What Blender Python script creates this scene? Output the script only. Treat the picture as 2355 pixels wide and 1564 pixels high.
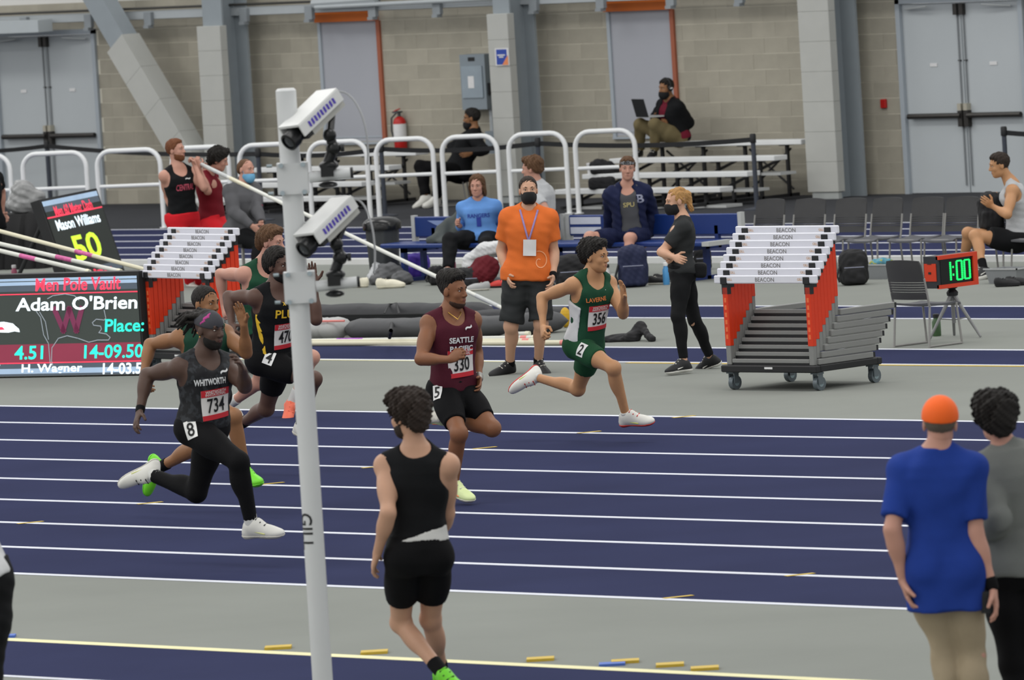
import bpy, math, random
import numpy as np
from mathutils import Vector
from mathutils.bvhtree import BVHTree
random.seed(7); np.random.seed(7)
S = bpy.context.scene
for o in list(bpy.data.objects): bpy.data.objects.remove(o)
# ---------------------------------------------------------------- camera (solved from lane lines, wall courses and verticals)
W_PX, H_PX = 2355, 1564
F_PX, YAW, PITCH, ROLL, CAM_H = 16898.44, -.776368, .0678885, -.0605037, 4.75606
def A(*v): return np.array(v, float)
def nrm(v): v = np.asarray(v, float); return v / (np.linalg.norm(v) + 1e-12)
c_f = A(math.sin(YAW)*math.cos(PITCH), math.cos(YAW)*math.cos(PITCH), -math.sin(PITCH))
_r = A(math.cos(YAW), -math.sin(YAW), 0); _u = np.cross(_r, c_f)
c_r = _r*math.cos(ROLL) + _u*math.sin(ROLL); c_u = -_r*math.sin(ROLL) + _u*math.cos(ROLL)
CAM = A(0, 0, CAM_H)
cd = bpy.data.cameras.new('camera'); cam = bpy.data.objects.new('camera', cd); S.collection.objects.link(cam)
M4 = np.eye(4); M4[:3, 0] = c_r; M4[:3, 1] = c_u; M4[:3, 2] = -c_f; M4[:3, 3] = CAM
from mathutils import Matrix
cam.matrix_world = Matrix(M4.tolist())
cd.sensor_fit = 'HORIZONTAL'; cd.sensor_width = 36; cd.lens = F_PX*36/W_PX; cd.clip_start = .5; cd.clip_end = 400
cd.dof.use_dof = True; cd.dof.focus_distance = 57; cd.dof.aperture_fstop = 7.0
S.camera = cam
# ---------------------------------------------------------------- light and exposure
S.view_settings.view_transform = 'Standard'; S.view_settings.look = 'None'
S.view_settings.gamma = 1; S.view_settings.use_curve_mapping = False; S.view_settings.exposure = 0.0
w = bpy.data.worlds.new('hall_light'); S.world = w; w.use_nodes = True
w.node_tree.nodes['Background'].inputs[0].default_value = (.985, .992, 1, 1)
w.node_tree.nodes['Background'].inputs[1].default_value = .78
def area(x, y, z, sx, sy, power, col=(1, .985, .95)):
    l = bpy.data.lights.new('ceiling_lamp', 'AREA'); l.shape = 'RECTANGLE'; l.size = sx; l.size_y = sy; l.energy = power; l.color = col
    o = bpy.data.objects.new('ceiling_lamp', l); S.collection.objects.link(o); o.location = (x, y, z); return o
for _x in (-84, -70, -56, -42, -28):
    for _y in (-12, 2, 16, 30, 44, 58):
        area(_x, _y, 12.5, 9, 3.0, 500)
# ---------------------------------------------------------------- pixel helpers (pixels of the 2355x1564 frame -> points of the place)
def ray(px, py): return c_f + c_r*(px - W_PX/2)/F_PX - c_u*(py - H_PX/2)/F_PX
def G(px, py, z=0.):
    d = ray(px, py); return CAM + d*((z - CAM_H)/d[2])
def AY(px, py, Y):
    d = ray(px, py); return CAM + d*(Y/d[1])
VD = nrm(A(c_f[0], c_f[1], 0)); LAT = A(VD[1], -VD[0], 0)      # horizontal view direction, and its right-hand side
def AV(px, py, p, off=0.):                                       # on the upright plane through p facing the camera
    d = ray(px, py); t = ((np.asarray(p) - CAM)@VD + off)/(d@VD); return CAM + d*t
def on_ray(px, py, p, L, side):                                  # point seen at a pixel that lies L away from joint p
    d = nrm(ray(px, py)); m = np.asarray(p) - CAM; t = m@d; h2 = m@m - t*t
    return CAM + d*(t + side*math.sqrt(max(L*L - h2, 0)))
# ---------------------------------------------------------------- materials
def lin(h):
    h = h.lstrip('#'); c = [int(h[i:i+2], 16)/255 for i in (0, 2, 4)]
    return tuple((x/12.92 if x <= .04045 else ((x+.055)/1.055)**2.4) for x in c) + (1,)
MATS = {}
def mat(name, col, rough=.6, var=.07, scale=6, metal=0., bump=0., bscale=60, spec=.35, emit=0., island=0., trans=0., alpha=1., col2=None):
    if name in MATS: return MATS[name]
    m = bpy.data.materials.new(name); m.use_nodes = True; N = m.node_tree.nodes; K = m.node_tree.links; b = N['Principled BSDF']
    b.inputs['Roughness'].default_value = rough; b.inputs['Metallic'].default_value = metal
    b.inputs['Specular IOR Level'].default_value = spec
    c = lin(col)
    tc = N.new('ShaderNodeTexCoord'); nz = N.new('ShaderNodeTexNoise'); nz.inputs['Scale'].default_value = scale; nz.inputs['Detail'].default_value = 4
    K.new(tc.outputs['Object'], nz.inputs['Vector'])
    mr = N.new('ShaderNodeMapRange'); mr.inputs['From Min'].default_value = .25; mr.inputs['From Max'].default_value = .75
    mr.inputs['To Min'].default_value = 1 - var; mr.inputs['To Max'].default_value = 1 + var
    K.new(nz.outputs['Fac'], mr.inputs['Value'])
    fac = mr.outputs['Result']
    if island:
        oi = N.new('ShaderNodeObjectInfo'); ge = N.new('ShaderNodeNewGeometry'); ad = N.new('ShaderNodeMath'); ad.operation = 'ADD'
        K.new(oi.outputs['Random'], ad.inputs[0]); K.new(ge.outputs['Random Per Island'], ad.inputs[1])
        fr = N.new('ShaderNodeMath'); fr.operation = 'FRACT'; K.new(ad.outputs[0], fr.inputs[0])
        m2 = N.new('ShaderNodeMapRange'); m2.inputs['To Min'].default_value = 1 - island; m2.inputs['To Max'].default_value = 1 + island
        K.new(fr.outputs[0], m2.inputs['Value']); mu = N.new('ShaderNodeMath'); mu.operation = 'MULTIPLY'
        K.new(fac, mu.inputs[0]); K.new(m2.outputs['Result'], mu.inputs[1]); fac = mu.outputs[0]
    mx = N.new('ShaderNodeVectorMath'); mx.operation = 'SCALE'; mx.inputs[0].default_value = c[:3]; K.new(fac, mx.inputs['Scale'])
    out = mx.outputs['Vector']
    if col2:
        n2 = N.new('ShaderNodeTexNoise'); n2.inputs['Scale'].default_value = scale*2.3; n2.inputs['Detail'].default_value = 5; K.new(tc.outputs['Object'], n2.inputs['Vector'])
        rp = N.new('ShaderNodeMapRange'); rp.inputs['From Min'].default_value = .5; rp.inputs['From Max'].default_value = .58; K.new(n2.outputs['Fac'], rp.inputs['Value'])
        mi = N.new('ShaderNodeMix'); mi.data_type = 'RGBA'; K.new(rp.outputs['Result'], mi.inputs['Factor']); K.new(out, mi.inputs['A']); mi.inputs['B'].default_value = lin(col2); out = mi.outputs['Result']
    K.new(out, b.inputs['Base Color'])
    if emit:
        K.new(out, b.inputs['Emission Color']); b.inputs['Emission Strength'].default_value = emit
    if trans: b.inputs['Transmission Weight'].default_value = trans
    if alpha < 1: b.inputs['Alpha'].default_value = alpha
    if bump:
        n3 = N.new('ShaderNodeTexNoise'); n3.inputs['Scale'].default_value = bscale; n3.inputs['Detail'].default_value = 3; K.new(tc.outputs['Object'], n3.inputs['Vector'])
        bp = N.new('ShaderNodeBump'); bp.inputs['Strength'].default_value = bump; bp.inputs['Distance'].default_value = .01
        K.new(n3.outputs['Fac'], bp.inputs['Height']); K.new(bp.outputs['Normal'], b.inputs['Normal'])
    MATS[name] = m; return m
# ---------------------------------------------------------------- objects
COL = S.collection
def empty(name, loc, label=None, cat=None, group=None, kind=None):
    o = bpy.data.objects.new(name, None); o.empty_display_size = .1; COL.objects.link(o); o.location = tuple(loc)
    return tag(o, label, cat, group, kind)
def tag(o, label=None, cat=None, group=None, kind=None):
    for k, v in (('label', label), ('category', cat), ('group', group), ('kind', kind)):
        if v: o[k] = v
    return o
def wloc(o):
    p = np.zeros(3)
    while o is not None: p += np.array(o.location); o = o.parent
    return p
def link_mesh(name, me, m, parent=None, loc=None):
    o = bpy.data.objects.new(name, me); COL.objects.link(o)
    if m is not None and len(me.materials) == 0: me.materials.append(m)
    if parent is not None: o.parent = parent
    if loc is not None: o.location = tuple(loc)
    return o
def np_mesh(name, V, Fc, smooth=False):
    me = bpy.data.meshes.new(name); V = np.asarray(V, np.float32)
    if isinstance(Fc, np.ndarray):
        k = Fc.shape[1]; me.vertices.add(len(V)); me.vertices.foreach_set('co', V.ravel())
        me.loops.add(Fc.size); me.loops.foreach_set('vertex_index', Fc.astype(np.int32).ravel())
        me.polygons.add(len(Fc)); me.polygons.foreach_set('loop_start', np.arange(0, Fc.size, k, dtype=np.int32))
        me.update(calc_edges=True); me.validate()
    else:
        me.from_pydata(V.tolist(), [], Fc); me.update()
    if smooth: me.polygons.foreach_set('use_smooth', np.ones(len(me.polygons), bool))
    return me
class MB:
    """collects shapes in world coordinates; build() links them as one mesh object"""
    def __init__(s): s.v = []; s.f = []
    def add(s, V, Fc):
        n = len(s.v); s.v += [tuple(map(float, p)) for p in V]; s.f += [tuple(i + n for i in f) for f in Fc]; return s
    def obox(s, c, ax, h):
        """box: centre, three axes, half sizes"""
        c = np.asarray(c, float); ax = [np.asarray(a, float)*k for a, k in zip(ax, h)]
        V = [c + a*ax[0] + b*ax[1] + d*ax[2] for a in (-1, 1) for b in (-1, 1) for d in (-1, 1)]
        Fc = [(0, 1, 3, 2), (4, 6, 7, 5), (0, 4, 5, 1), (2, 3, 7, 6), (0, 2, 6, 4), (1, 5, 7, 3)]
        if np.dot(np.cross(ax[0], ax[1]), ax[2]) < 0: Fc = [f[::-1] for f in Fc]
        return s.add(V, Fc)
    def box(s, x0, x1, y0, y1, z0, z1):
        return s.obox(((x0+x1)/2, (y0+y1)/2, (z0+z1)/2), np.eye(3), ((x1-x0)/2, (y1-y0)/2, (z1-z0)/2))
    def bbox(s, x0, x1, y0, y1, z0, z1, b=.01):
        """box with bevelled upright and top edges"""
        V = []; Fc = []
        def ring(x0, x1, y0, y1, z, b):
            i = len(V); V.extend([(x0+b, y0, z), (x1-b, y0, z), (x1, y0+b, z), (x1, y1-b, z), (x1-b, y1, z), (x0+b, y1, z), (x0, y1-b, z), (x0, y0+b, z)]); return i
        r = [ring(x0+b, x1-b, y0+b, y1-b, z0, b*.7), ring(x0, x1, y0, y1, z0+b, b), ring(x0, x1, y0, y1, z1-b, b), ring(x0+b, x1-b, y0+b, y1-b, z1, b*.7)]
        for a, c in zip(r, r[1:]):
            for i in range(8): Fc.append((a+i, a+(i+1) % 8, c+(i+1) % 8, c+i))
        Fc.append(tuple(r[3]+i for i in range(8))); Fc.append(tuple(r[0]+i for i in reversed(range(8))))
        return s.add(V, Fc)
    def tube(s, pts, r, n=10, caps=True, ref=None):
        pts = [np.asarray(p, float) for p in pts]; m = len(pts); rr = r if hasattr(r, '__len__') else [r]*m
        V = []; Fc = []; nrm0 = None
        for i, p in enumerate(pts):
            t = nrm(pts[min(i+1, m-1)] - pts[max(i-1, 0)])
            if nrm0 is None:
                nrm0 = np.cross(t, A(0, 0, 1) if abs(t[2]) < .9 else A(1, 0, 0))
            nrm0 = nrm(nrm0 - t*np.dot(nrm0, t)); b = np.cross(t, nrm0)
            for k in range(n):
                a = 2*math.pi*k/n; V.append(p + (nrm0*math.cos(a) + b*math.sin(a))*rr[i])
        for i in range(m-1):
            for k in range(n): Fc.append((i*n+k, i*n+(k+1) % n, (i+1)*n+(k+1) % n, (i+1)*n+k))
        if caps: Fc.append(tuple(reversed(range(n)))); Fc.append(tuple((m-1)*n+k for k in range(n)))
        return s.add(V, Fc)
    def lathe(s, c, prof, n=20, ax=None):
        """prof: (radius, height) list about an upright axis at c"""
        c = np.asarray(c, float); ax = np.eye(3) if ax is None else ax
        V = [c + ax[0]*r*math.cos(2*math.pi*k/n) + ax[1]*r*math.sin(2*math.pi*k/n) + ax[2]*h for r, h in prof for k in range(n)]
        Fc = [(i*n+k, i*n+(k+1) % n, (i+1)*n+(k+1) % n, (i+1)*n+k) for i in range(len(prof)-1) for k in range(n)]
        Fc.append(tuple(reversed(range(n)))); Fc.append(tuple((len(prof)-1)*n+k for k in range(n)))
        return s.add(V, Fc)
    def ball(s, c, r, ax=None, n=12, m=8):
        c = np.asarray(c, float); r = A(*r) if hasattr(r, '__len__') else A(r, r, r); ax = np.eye(3) if ax is None else ax
        V = []; Fc = []
        for i in range(m+1):
            th = math.pi*i/m
            for k in range(n):
                ph = 2*math.pi*k/n; q = A(math.sin(th)*math.cos(ph), math.sin(th)*math.sin(ph), math.cos(th))*r
                V.append(c + ax[0]*q[0] + ax[1]*q[1] + ax[2]*q[2])
        for i in range(m):
            for k in range(n): Fc.append((i*n+k, (i+1)*n+k, (i+1)*n+(k+1) % n, i*n+(k+1) % n))
        return s.add(V, Fc)
    def prism(s, poly, o, r, u, d):
        """outline poly (a, b) in the plane o + a r + b u, given depth d (vector)"""
        o, r, u, d = (np.asarray(q, float) for q in (o, r, u, d)); n = len(poly)
        V = [o + r*a + u*b for a, b in poly] + [o + r*a + u*b + d for a, b in poly]
        Fc = [tuple(reversed(range(n))), tuple(range(n, 2*n))] + [(i, (i+1) % n, n+(i+1) % n, n+i) for i in range(n)]
        return s.add(V, Fc)
    def build(s, name, m, parent=None, smooth=False, label=None, cat=None, group=None, kind=None):
        V = np.array(s.v)
        if parent is None: o0 = A((V[:, 0].min()+V[:, 0].max())/2, (V[:, 1].min()+V[:, 1].max())/2, V[:, 2].min()); loc = o0
        else: o0 = wloc(parent); loc = None
        me = np_mesh(name, V - o0, s.f, smooth)
        if smooth: me.set_sharp_from_angle(angle=math.radians(40))
        o = link_mesh(name, me, m, parent, loc); return tag(o, label, cat, group, kind)
def kids(o): return [c for c in o.children]
def copy_tree(o, parent=None):
    c = o.copy(); COL.objects.link(c); c.parent = parent
    for ch in list(o.children): copy_tree(ch, c)
    return c
_tc = {}
def text2d(t, size, bold=.0, width=1., slant=0.):
    key = (t, bold)
    if key not in _tc:
        cu = bpy.data.curves.new('txt', 'FONT'); cu.body = t; cu.size = 1; cu.align_x = 'CENTER'; cu.align_y = 'CENTER'; cu.resolution_u = 3; cu.offset = bold
        ob = bpy.data.objects.new('txt', cu); COL.objects.link(ob); dg = bpy.context.evaluated_depsgraph_get(); dg.update()
        me = ob.evaluated_get(dg).to_mesh(); V = np.array([v.co[:2] for v in me.vertices]); Fc = [tuple(p.vertices) for p in me.polygons]
        ob.evaluated_get(dg).to_mesh_clear(); bpy.data.objects.remove(ob); bpy.data.curves.remove(cu)
        V = V - (V.max(0) + V.min(0))/2; _tc[key] = (V, Fc)
    V, Fc = _tc[key]; V = V*size; V = V*A(width, 1); V[:, 0] += V[:, 1]*slant
    return V, Fc
def text_on(name, t, size, o, r, u, m, parent, off=.004, bold=.01, width=1., slant=0.):
    """flat lettering on a plane: origin o, reading direction r, up u"""
    V, Fc = text2d(t, size, bold, width, slant); n = nrm(np.cross(r, u))
    P = np.asarray(o) + V[:, :1]*np.asarray(r) + V[:, 1:]*np.asarray(u) + n*off
    b = MB(); b.v = [tuple(p) for p in P]; b.f = list(Fc); return b.build(name, m, parent)
# ================================================================ setting
M_floor = mat('grey_rubber_floor', '#81847f', .9, .045, .9, bump=.15, bscale=90, spec=.02)
M_dark = mat('dark_grey_floor', '#434447', .9, .05, 1.2, spec=.02)
M_blue = mat('blue_track', '#2f334f', .9, .09, 1.1, bump=.12, bscale=120, spec=.02)
M_line = mat('lane_paint_white', '#cdd0d8', .9, .02, spec=.02)
M_yel = mat('yellow_tape', '#bfa238', .6, .08, 20)
M_ytp = mat('pale_yellow_tape', '#d9d4a4', .6, .06, 3)
M_btp = mat('blue_tape', '#4668b8', .6)
M_white = mat('white_paint', '#dcdddc', .45, .03)
X0, X1 = -112., -6.
floor = MB().box(X0, X1, 14, 74, -.3, 0).build('floor', M_floor, kind='structure')
def strip(name, y0, y1, z, m, x0=X0, x1=X1): return MB().box(x0, x1, y0, y1, z-.0015, z).build(name, m, floor)
strip('concourse_surface', 64.75, 72, .0015, M_dark)
LY = [43.4032 - k*1.30225 for k in range(9)]
for k in range(8): strip('track_lane', LY[k+1], LY[k], .0015, M_blue)
for y in LY: strip('lane_line', y-.042, y+.042, .003, M_line)
strip('track_lane', 58.95, 64.75, .0015, M_blue)
for y in (64.71, 63.70, 62.68, 61.64, 60.56, 59.50): strip('lane_line', y-.045, y+.045, .003, M_line)
for a, b in ((52.27, 53.6), (47.87, 49.24)):
    strip('runway_surface', a, b, .0015, M_blue)
    for y in (a, b): strip('lane_line', y-.042, y+.042, .003, M_line)
strip('runway_surface', 28.72, 30.1, .0015, M_blue)
strip('lane_line', 28.69, 28.75, .003, M_line); strip('lane_line', 30.05, 30.16, .003, M_ytp)
strip('yellow_tape_strip', 47.76, 47.84, .003, M_yel, -45.5, -38.6)
strip('yellow_tape_strip', 47.78, 47.83, .003, M_ytp, -52, -47)
def mark(px, py, l, wd, ang, m, th=.001):
    p = G(px, py); d = A(math.cos(ang), math.sin(ang), 0); e = A(-d[1], d[0], 0)
    MB().obox(p + A(0, 0, .0045), (d, e, A(0, 0, 1)), (l/2, wd/2, th)).build('tape_mark', m, floor)
for px, py in ((1840, 1323), (1560, 1374), (1355, 995), (1573, 959.5), (1115, 1031), (860, 1075), (345, 1158), (70, 1203), (625, 1113)): mark(px, py, .20, .05, 1.2, M_yel)
for px, py in ((640, 1492), (1243, 1519), (1438, 1524), (1541, 1532), (1621, 1540), (861, 1503)): mark(px, py, .16, .12, .75, M_yel, .012)
for px, py in ((1408, 1530), (8, 1466)): mark(px, py, .15, .11, .75, M_btp, .01)
kerb = MB().box(X0, X1, 58.93, 59.06, 0, .065).build('trim_1', M_white, kind='structure')
# ---------------------------------------------------------------- block wall
WY = 69.64
M_mort = mat('mortar', '#d6d2c2', .9, .04)
M_blk = mat('concrete_block', '#a39e90', .92, .07, 5, bump=.5, bscale=110, island=.085)
M_door = mat('door_grey_paint', '#b4babd', .5, .025, 1.5)
M_frm = mat('door_frame_grey', '#a3abb2', .5, .03)
M_bar = mat('panic_bar_dark', '#3d3b39', .4, .1, 8, metal=.5)
M_cyl = mat('lock_plate', '#bdb8a8', .35, metal=.6)
M_stk = mat('white_sticker', '#d8d8d8', .6, .04, 30)
M_rod = mat('door_rod', '#7e8285', .4)
OPEN = [(-78.36, -76.18, 0, 2.46), (-61.26, -59.15, 0, 2.46), (-71.66, -70.50, .80, 2.47), (-66.24, -65.08, .80, 2.47)]
wb_ = MB(); xs_ = -104
for a_, b_, c_, d_ in sorted(OPEN):
    wb_.box(xs_, a_, WY-.0045, WY+.3, 0, 2.80).box(a_, b_, WY-.0045, WY+.3, d_, 2.80); xs_ = b_
    if c_ > 0: wb_.box(a_, b_, WY-.0045, WY+.3, 0, c_)
wb_.box(xs_, -40, WY-.0045, WY+.3, 0, 2.80)
wall = wb_.build('wall_back', M_mort, kind='structure')
BL, BH = .4064, .2032
cand = []
for j in range(14):
    z0 = j*BH + .003; z1 = (j+1)*BH - .0035; xx = -80.0 - 30*BL + (BL/2 if j % 2 else 0)
    while xx < -48:
        segs = [(xx + .001, xx + BL - .001)]
        for a, b, c, d in OPEN:
            if z1 > c + .03 and z0 < d - .03:
                ns = []
                for p, q in segs:
                    if q <= a or p >= b: ns.append((p, q)); continue
                    if p < a: ns.append((p, a))
                    if q > b: ns.append((b, q))
                segs = ns
        for p, q in segs:
            if q - p > .04: cand.append((p, q, z0, z1))
        xx += BL
blkme = {}
def visible(c):
    x = (c[0]+c[1])/2; z = (c[2]+c[3])/2; d = A(x, WY, z) - CAM; s = F_PX/(d@c_f); px = W_PX/2 + s*(d@c_r); py = H_PX/2 - s*(d@c_u)
    return -30 < px < 2385 and -25 < py < 1564
cand.sort(key=lambda c: (not visible(c), -c[0]))
for p, q, z0, z1 in cand[:300]:
    key = round(q-p, 3)
    if key not in blkme:
        b = MB(); h = (q-p)/2; b.obox((0, 0, 0), np.eye(3), (h, .014, (z1-z0)/2)); blkme[key] = np_mesh('block', np.array(b.v), b.f)
    link_mesh('block', blkme[key], M_blk, wall, A((p+q)/2, WY+.006+random.uniform(-.0015, .0015), (z0+z1)/2) - wloc(wall))
b = MB()
for p, q, z0, z1 in cand[300:]: b.box(p, q, WY-.008, WY+.02, z0, z1)
tag(b.build('blocks', M_blk, wall), kind='stuff')
MB().box(-104, -40, WY+.10, WY+.4, 2.801, 7).build('wall_upper', mat('white_wall_panel', '#d3d3d1', .6, .02, .6), kind='structure')
# ---------------------------------------------------------------- doors and shuttered openings
def double_door(name, xa, xb, header):
    d = MB(); t = .06
    d.box(xa-t, xa+.01, WY-.05, WY+.06, 0, 2.46).box(xb-.01, xb+t, WY-.05, WY+.06, 0, 2.46).box(xa-t, xb+t, WY-.05, WY+.06, 2.40, 2.47)
    root = d.build(name, M_frm, kind='structure')
    mid = (xa+xb)/2
    for s, (p, q) in ((-1, (xa+.012, mid-.012)), (1, (mid+.012, xb-.012))):
        lf = MB().box(p, q, WY+.005, WY+.05, .01, 2.395).build('door_leaf', M_door, root)
        MB().obox(((p+q)/2+.0*s, WY-.001, 1.62), np.eye(3), (.06, .002, .022)).build('sticker', M_stk, lf)
        bar = MB().tube([(p+.07, WY-.07, .98), (q-.02, WY-.07, .98)], .035, 8).build('panic_bar', M_bar, lf, smooth=True)
        hx = mid - s*-.05
        MB().box(hx-.035, hx+.035, WY-.07, WY+.006, .84, 1.04).build('latch_case', M_bar, lf)
        MB().box(hx-.03, hx+.03, WY-.075, WY+.006, 1.045, 1.13).build('lock_plate', M_cyl, lf)
        MB().tube([(hx, WY-.012, 1.1), (hx, WY-.012, 2.3)], .010, 6).tube([(hx, WY-.012, .1), (hx, WY-.012, .9)], .010, 6).build('vertical_rod', M_rod, lf)
        MB().box(hx-.03, hx+.03, WY-.06, WY+.006, 2.24, 2.38).build('top_latch', M_bar, lf)
        MB().box(hx-.022, hx+.022, WY-.02, WY+.006, 1.66, 1.675).build('rod_guide', M_bar, lf)
        ax = p+.10 if s < 0 else q-.1
        MB().tube([(ax, WY-.05, 2.33), (ax + s*-.42, WY-.12, 2.36)], .012, 6).build('closer_arm', mat('closer_grey', '#a5a9aa', .4), lf)
    return root
double_door('door_1', -78.29, -76.24, True)
double_door('door_2', -61.19, -59.22, False)
MB().box(-80.5, -76.62, 68.95, 69.22, 2.47, 2.64).build('trim_2', mat('steel_light', '#b3babd', .45, .02), kind='structure')
M_or = mat('orange_lintel', '#c4641f', .55, .04); M_ojb = mat('orange_jamb', '#9c5a42', .6, .05)
M_shut = mat('shutter_grey', '#a3a5ac', .55, .03, 1)
for i, (xa, xb) in enumerate(((-71.66, -70.56), (-66.24, -65.14))):
    f = MB().box(xa, xb, WY-.004, WY+.02, .80, 2.47)
    root = f.build(f'window_{i+1}', M_shut, kind='structure')
    MB().box(xa-.03, xb+.02, WY-.10, WY+.01, 2.44, 2.58).build('lintel', M_or, root)
    MB().box(xb-.005, xb+.06, WY-.045, WY+.01, .80, 2.44).build('jamb', M_ojb, root)
    MB().box(xa-.05, xa+.005, WY-.03, WY+.01, .80, 2.44).build('jamb', M_frm, root)
    MB().box(xa-.04, xb+.05, WY-.05, WY+.01, .77, .80).build('sill', M_frm, root)
    MB().box(xa, xb, WY-.012, WY, .86, .875).build('shutter_rail', M_frm, root)
# ---------------------------------------------------------------- girt, brackets, conduits
M_steel = mat('girt_steel', '#aab0b3', .45, .03)
g = MB().box(-104, -40, 69.30, 69.50, 2.58, 2.585).box(-104, -40, 69.30, 69.315, 2.58, 2.70).build('trim_3', M_steel, kind='structure')
M_brk = mat('bracket_steel', '#8a9094', .5, .08)
for px, py in ((60, 48), (208, 48), (346, 45), (566, 38), (716, 36), (862, 30), (1010, 22), (1232, 14), (1386, 8), (1547, 4), (1705, 0)):
    x = AY(px, py, 69.3)[0]
    MB().box(x-.07, x+.07, 69.24, 69.30, 2.50, 2.68).box(x-.05, x+.05, 69.2, 69.3, 2.46, 2.50).build('girt_bracket', M_brk, g)
MB().tube([(-80, 69.28, 2.735), (-60, 69.28, 2.735)], .02, 6).build('conduit', mat('dark_cable', '#3c3b38', .6), g)
MB().tube([AY(725, 17, 69.2), AY(1165, -5, 69.2)], .028, 8).build('conduit', M_steel, g)
MB().tube([AY(722, 8, 69.25), AY(868, -2, 69.25)], .07, 8).build('duct', M_steel, g)
# ---------------------------------------------------------------- columns
M_col = mat('column_grey', '#8f979c', .5, .03); M_pad = mat('pad_vinyl', '#b2b3ae', .55, .035, 3, bump=.25, bscale=9)
def column(name, xa, xb, ztop, n):
    Y0 = 68.86; yb = 69.36
    c = MB().box(xa+.05, xb-.03, Y0+.08, Y0+.11, 0, 6).box((xa+xb)/2-.01, (xa+xb)/2+.01, Y0+.1, yb, 0, 6).box(xa+.05, xb-.0, yb, yb+.04, 0, 6)
    root = c.build(name, M_col, kind='structure')
    MB().box(xa+.06, xb-.02, Y0+.02, Y0+.08, 0, .085).build('column_base', mat('plinth', '#a9adab', .6), root)
    h = (ztop-.09)/n
    for k in range(n):
        MB().bbox(xa, xb, Y0, Y0+.13, .09+k*h+.0005, .09+(k+1)*h-.0005, .005).build('pad_panel', M_pad, root)
    return root
column('column_1', -73.30, -72.84, 2.47, 7); column('column_2', -67.74, -67.36, 2.49, 7); column('column_3', -62.24, -61.72, 2.75, 7)
for o in S.objects:
    if o.name.startswith('column_') and o.parent is None: o['label'] = 'padded grey steel column standing before the block wall'; 
S.objects['column_1']['label'] = 'padded steel column where the diagonal brace comes down'
S.objects['column_2']['label'] = 'padded steel column with a small blue and orange sign'
S.objects['column_3']['label'] = 'wide padded steel column beside the right grey double doors'
p1 = AY(178, -90, 68.98); p2 = AY(283, 98, 68.98); p3 = AY(503, 470, 68.98)
def brace_seg(pa, pb, hw, hd, name, m, parent=None, **k):
    ax = nrm(pb-pa); s = nrm(np.cross(ax, A(0, 1, 0))); d = np.cross(s, ax)
    return MB().obox((pa+pb)/2, (ax, s, d), (np.linalg.norm(pb-pa)/2, hw, hd)).build(name, m, parent, **k)
br = brace_seg(p1, p3, .165, .13, 'trim_4', M_col, kind='structure')
L = p3 - p2
for k in range(5): brace_seg(p2 + L*(k/5+.0006), p2 + L*((k+1)/5-.0006), .20, .165, 'pad_panel', M_pad, br)
# ---------------------------------------------------------------- things on the wall
M_ebx = mat('panel_box_grey', '#818b92', .5, .03)
a = AY(1060, 190, WY-.25); e = AY(1117, 190, WY-.25)
el = empty('electrical_cabinet', (-68.65, WY-.13, 1.2), 'grey metal electrical cabinet mounted on the block wall', 'cabinet')
xa, xb = a[0], e[0]
MB().box(xa, xb, WY-.25, WY-.005, AY(1095, 252, WY-.25)[2], AY(1095, 125, WY-.25)[2]).build('box', M_ebx, el)
MB().box(xa+.03, xb-.05, WY-.265, WY-.25, AY(1090, 225, WY-.25)[2], AY(1090, 152, WY-.25)[2]).build('cover', mat('cover_grey', '#8f9ba4', .5), el)
MB().box(xa+.15, xa+.26, WY-.268, WY-.264, 1.50, 1.66).build('paper_tag', M_stk, el)
MB().box(xa+.16, xa+.28, WY-.256, WY-.249, 1.86, 1.91).build('nameplate', mat('black_plastic', '#1e1f21', .5), el)
MB().box(xb, xb+.035, WY-.22, WY-.08, 1.40, 1.56).build('switch_handle', MATS['black_plastic'], el)
MB().tube([(xb-.05, WY-.12, 1.24), (xb-.05, WY-.12, .9)], .035, 8).build('conduit', M_steel, el)
MB().box(xb-.12, xb+.1, WY-.2, WY-.01, .62, .92).build('junction_box', M_ebx, el)
fe = empty('fire_extinguisher', (-70.2, WY-.11, .62), 'red fire extinguisher with white label hung on the wall', 'extinguisher')
fx = AY(920, 300, WY-.1)[0]; M_red = mat('extinguisher_red', '#b01f1c', .35, .04)
MB().lathe((fx, WY-.1, .66), [(.08, 0), (.088, .02), (.088, .40), (.07, .45), (.03, .48)], 16).build('cylinder', M_red, fe, smooth=True)
MB().lathe((fx, WY-.1, .84), [(.0895, 0), (.0895, .2)], 16).build('paper_label', M_stk, fe, smooth=True)
MB().tube([(fx, WY-.1, 1.13), (fx, WY-.1, 1.19)], .022, 8).obox((fx-.01, WY-.12, 1.2), np.eye(3), (.05, .05, .012)).build('valve', mat('valve_grey', '#5b5d5f', .4, metal=.7), fe)
MB().obox((fx-.02, WY-.12, 1.225), (nrm(A(1, 0, .3)), A(0, 1, 0), nrm(A(-.3, 0, 1))), (.06, .015, .006)).build('lever', M_red, fe)
MB().tube([(fx-.03, WY-.12, 1.19), (fx-.12, WY-.13, 1.12), (fx-.14, WY-.12, .95), (fx-.12, WY-.1, .82)], .013, 8).build('hose', MATS['valve_grey'], fe, smooth=True)
rx = AY(2032, 239, WY-.03)
MB().bbox(rx[0]-.045, rx[0]+.045, WY-.05, WY-.005, rx[2]-.055, rx[2]+.06, .008).build('alarm_pull_station', M_red, label='small red alarm box on the block wall beside the doors', cat='alarm box')
sg = AY(1155, 131, 68.845); sr, su = A(1, 0, 0), A(0, 0, 1)
sign = MB().obox(sg, np.eye(3), (.125, .004, .115)).build('wall_sign', M_stk, label='small white edged blue and orange sign on the column', cat='sign')
MB().obox(sg + A(-.005, -.005, 0), np.eye(3), (.095, .002, .1)).build('blue_field', mat('sign_blue', '#2f4aa0', .5), sign)
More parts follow.
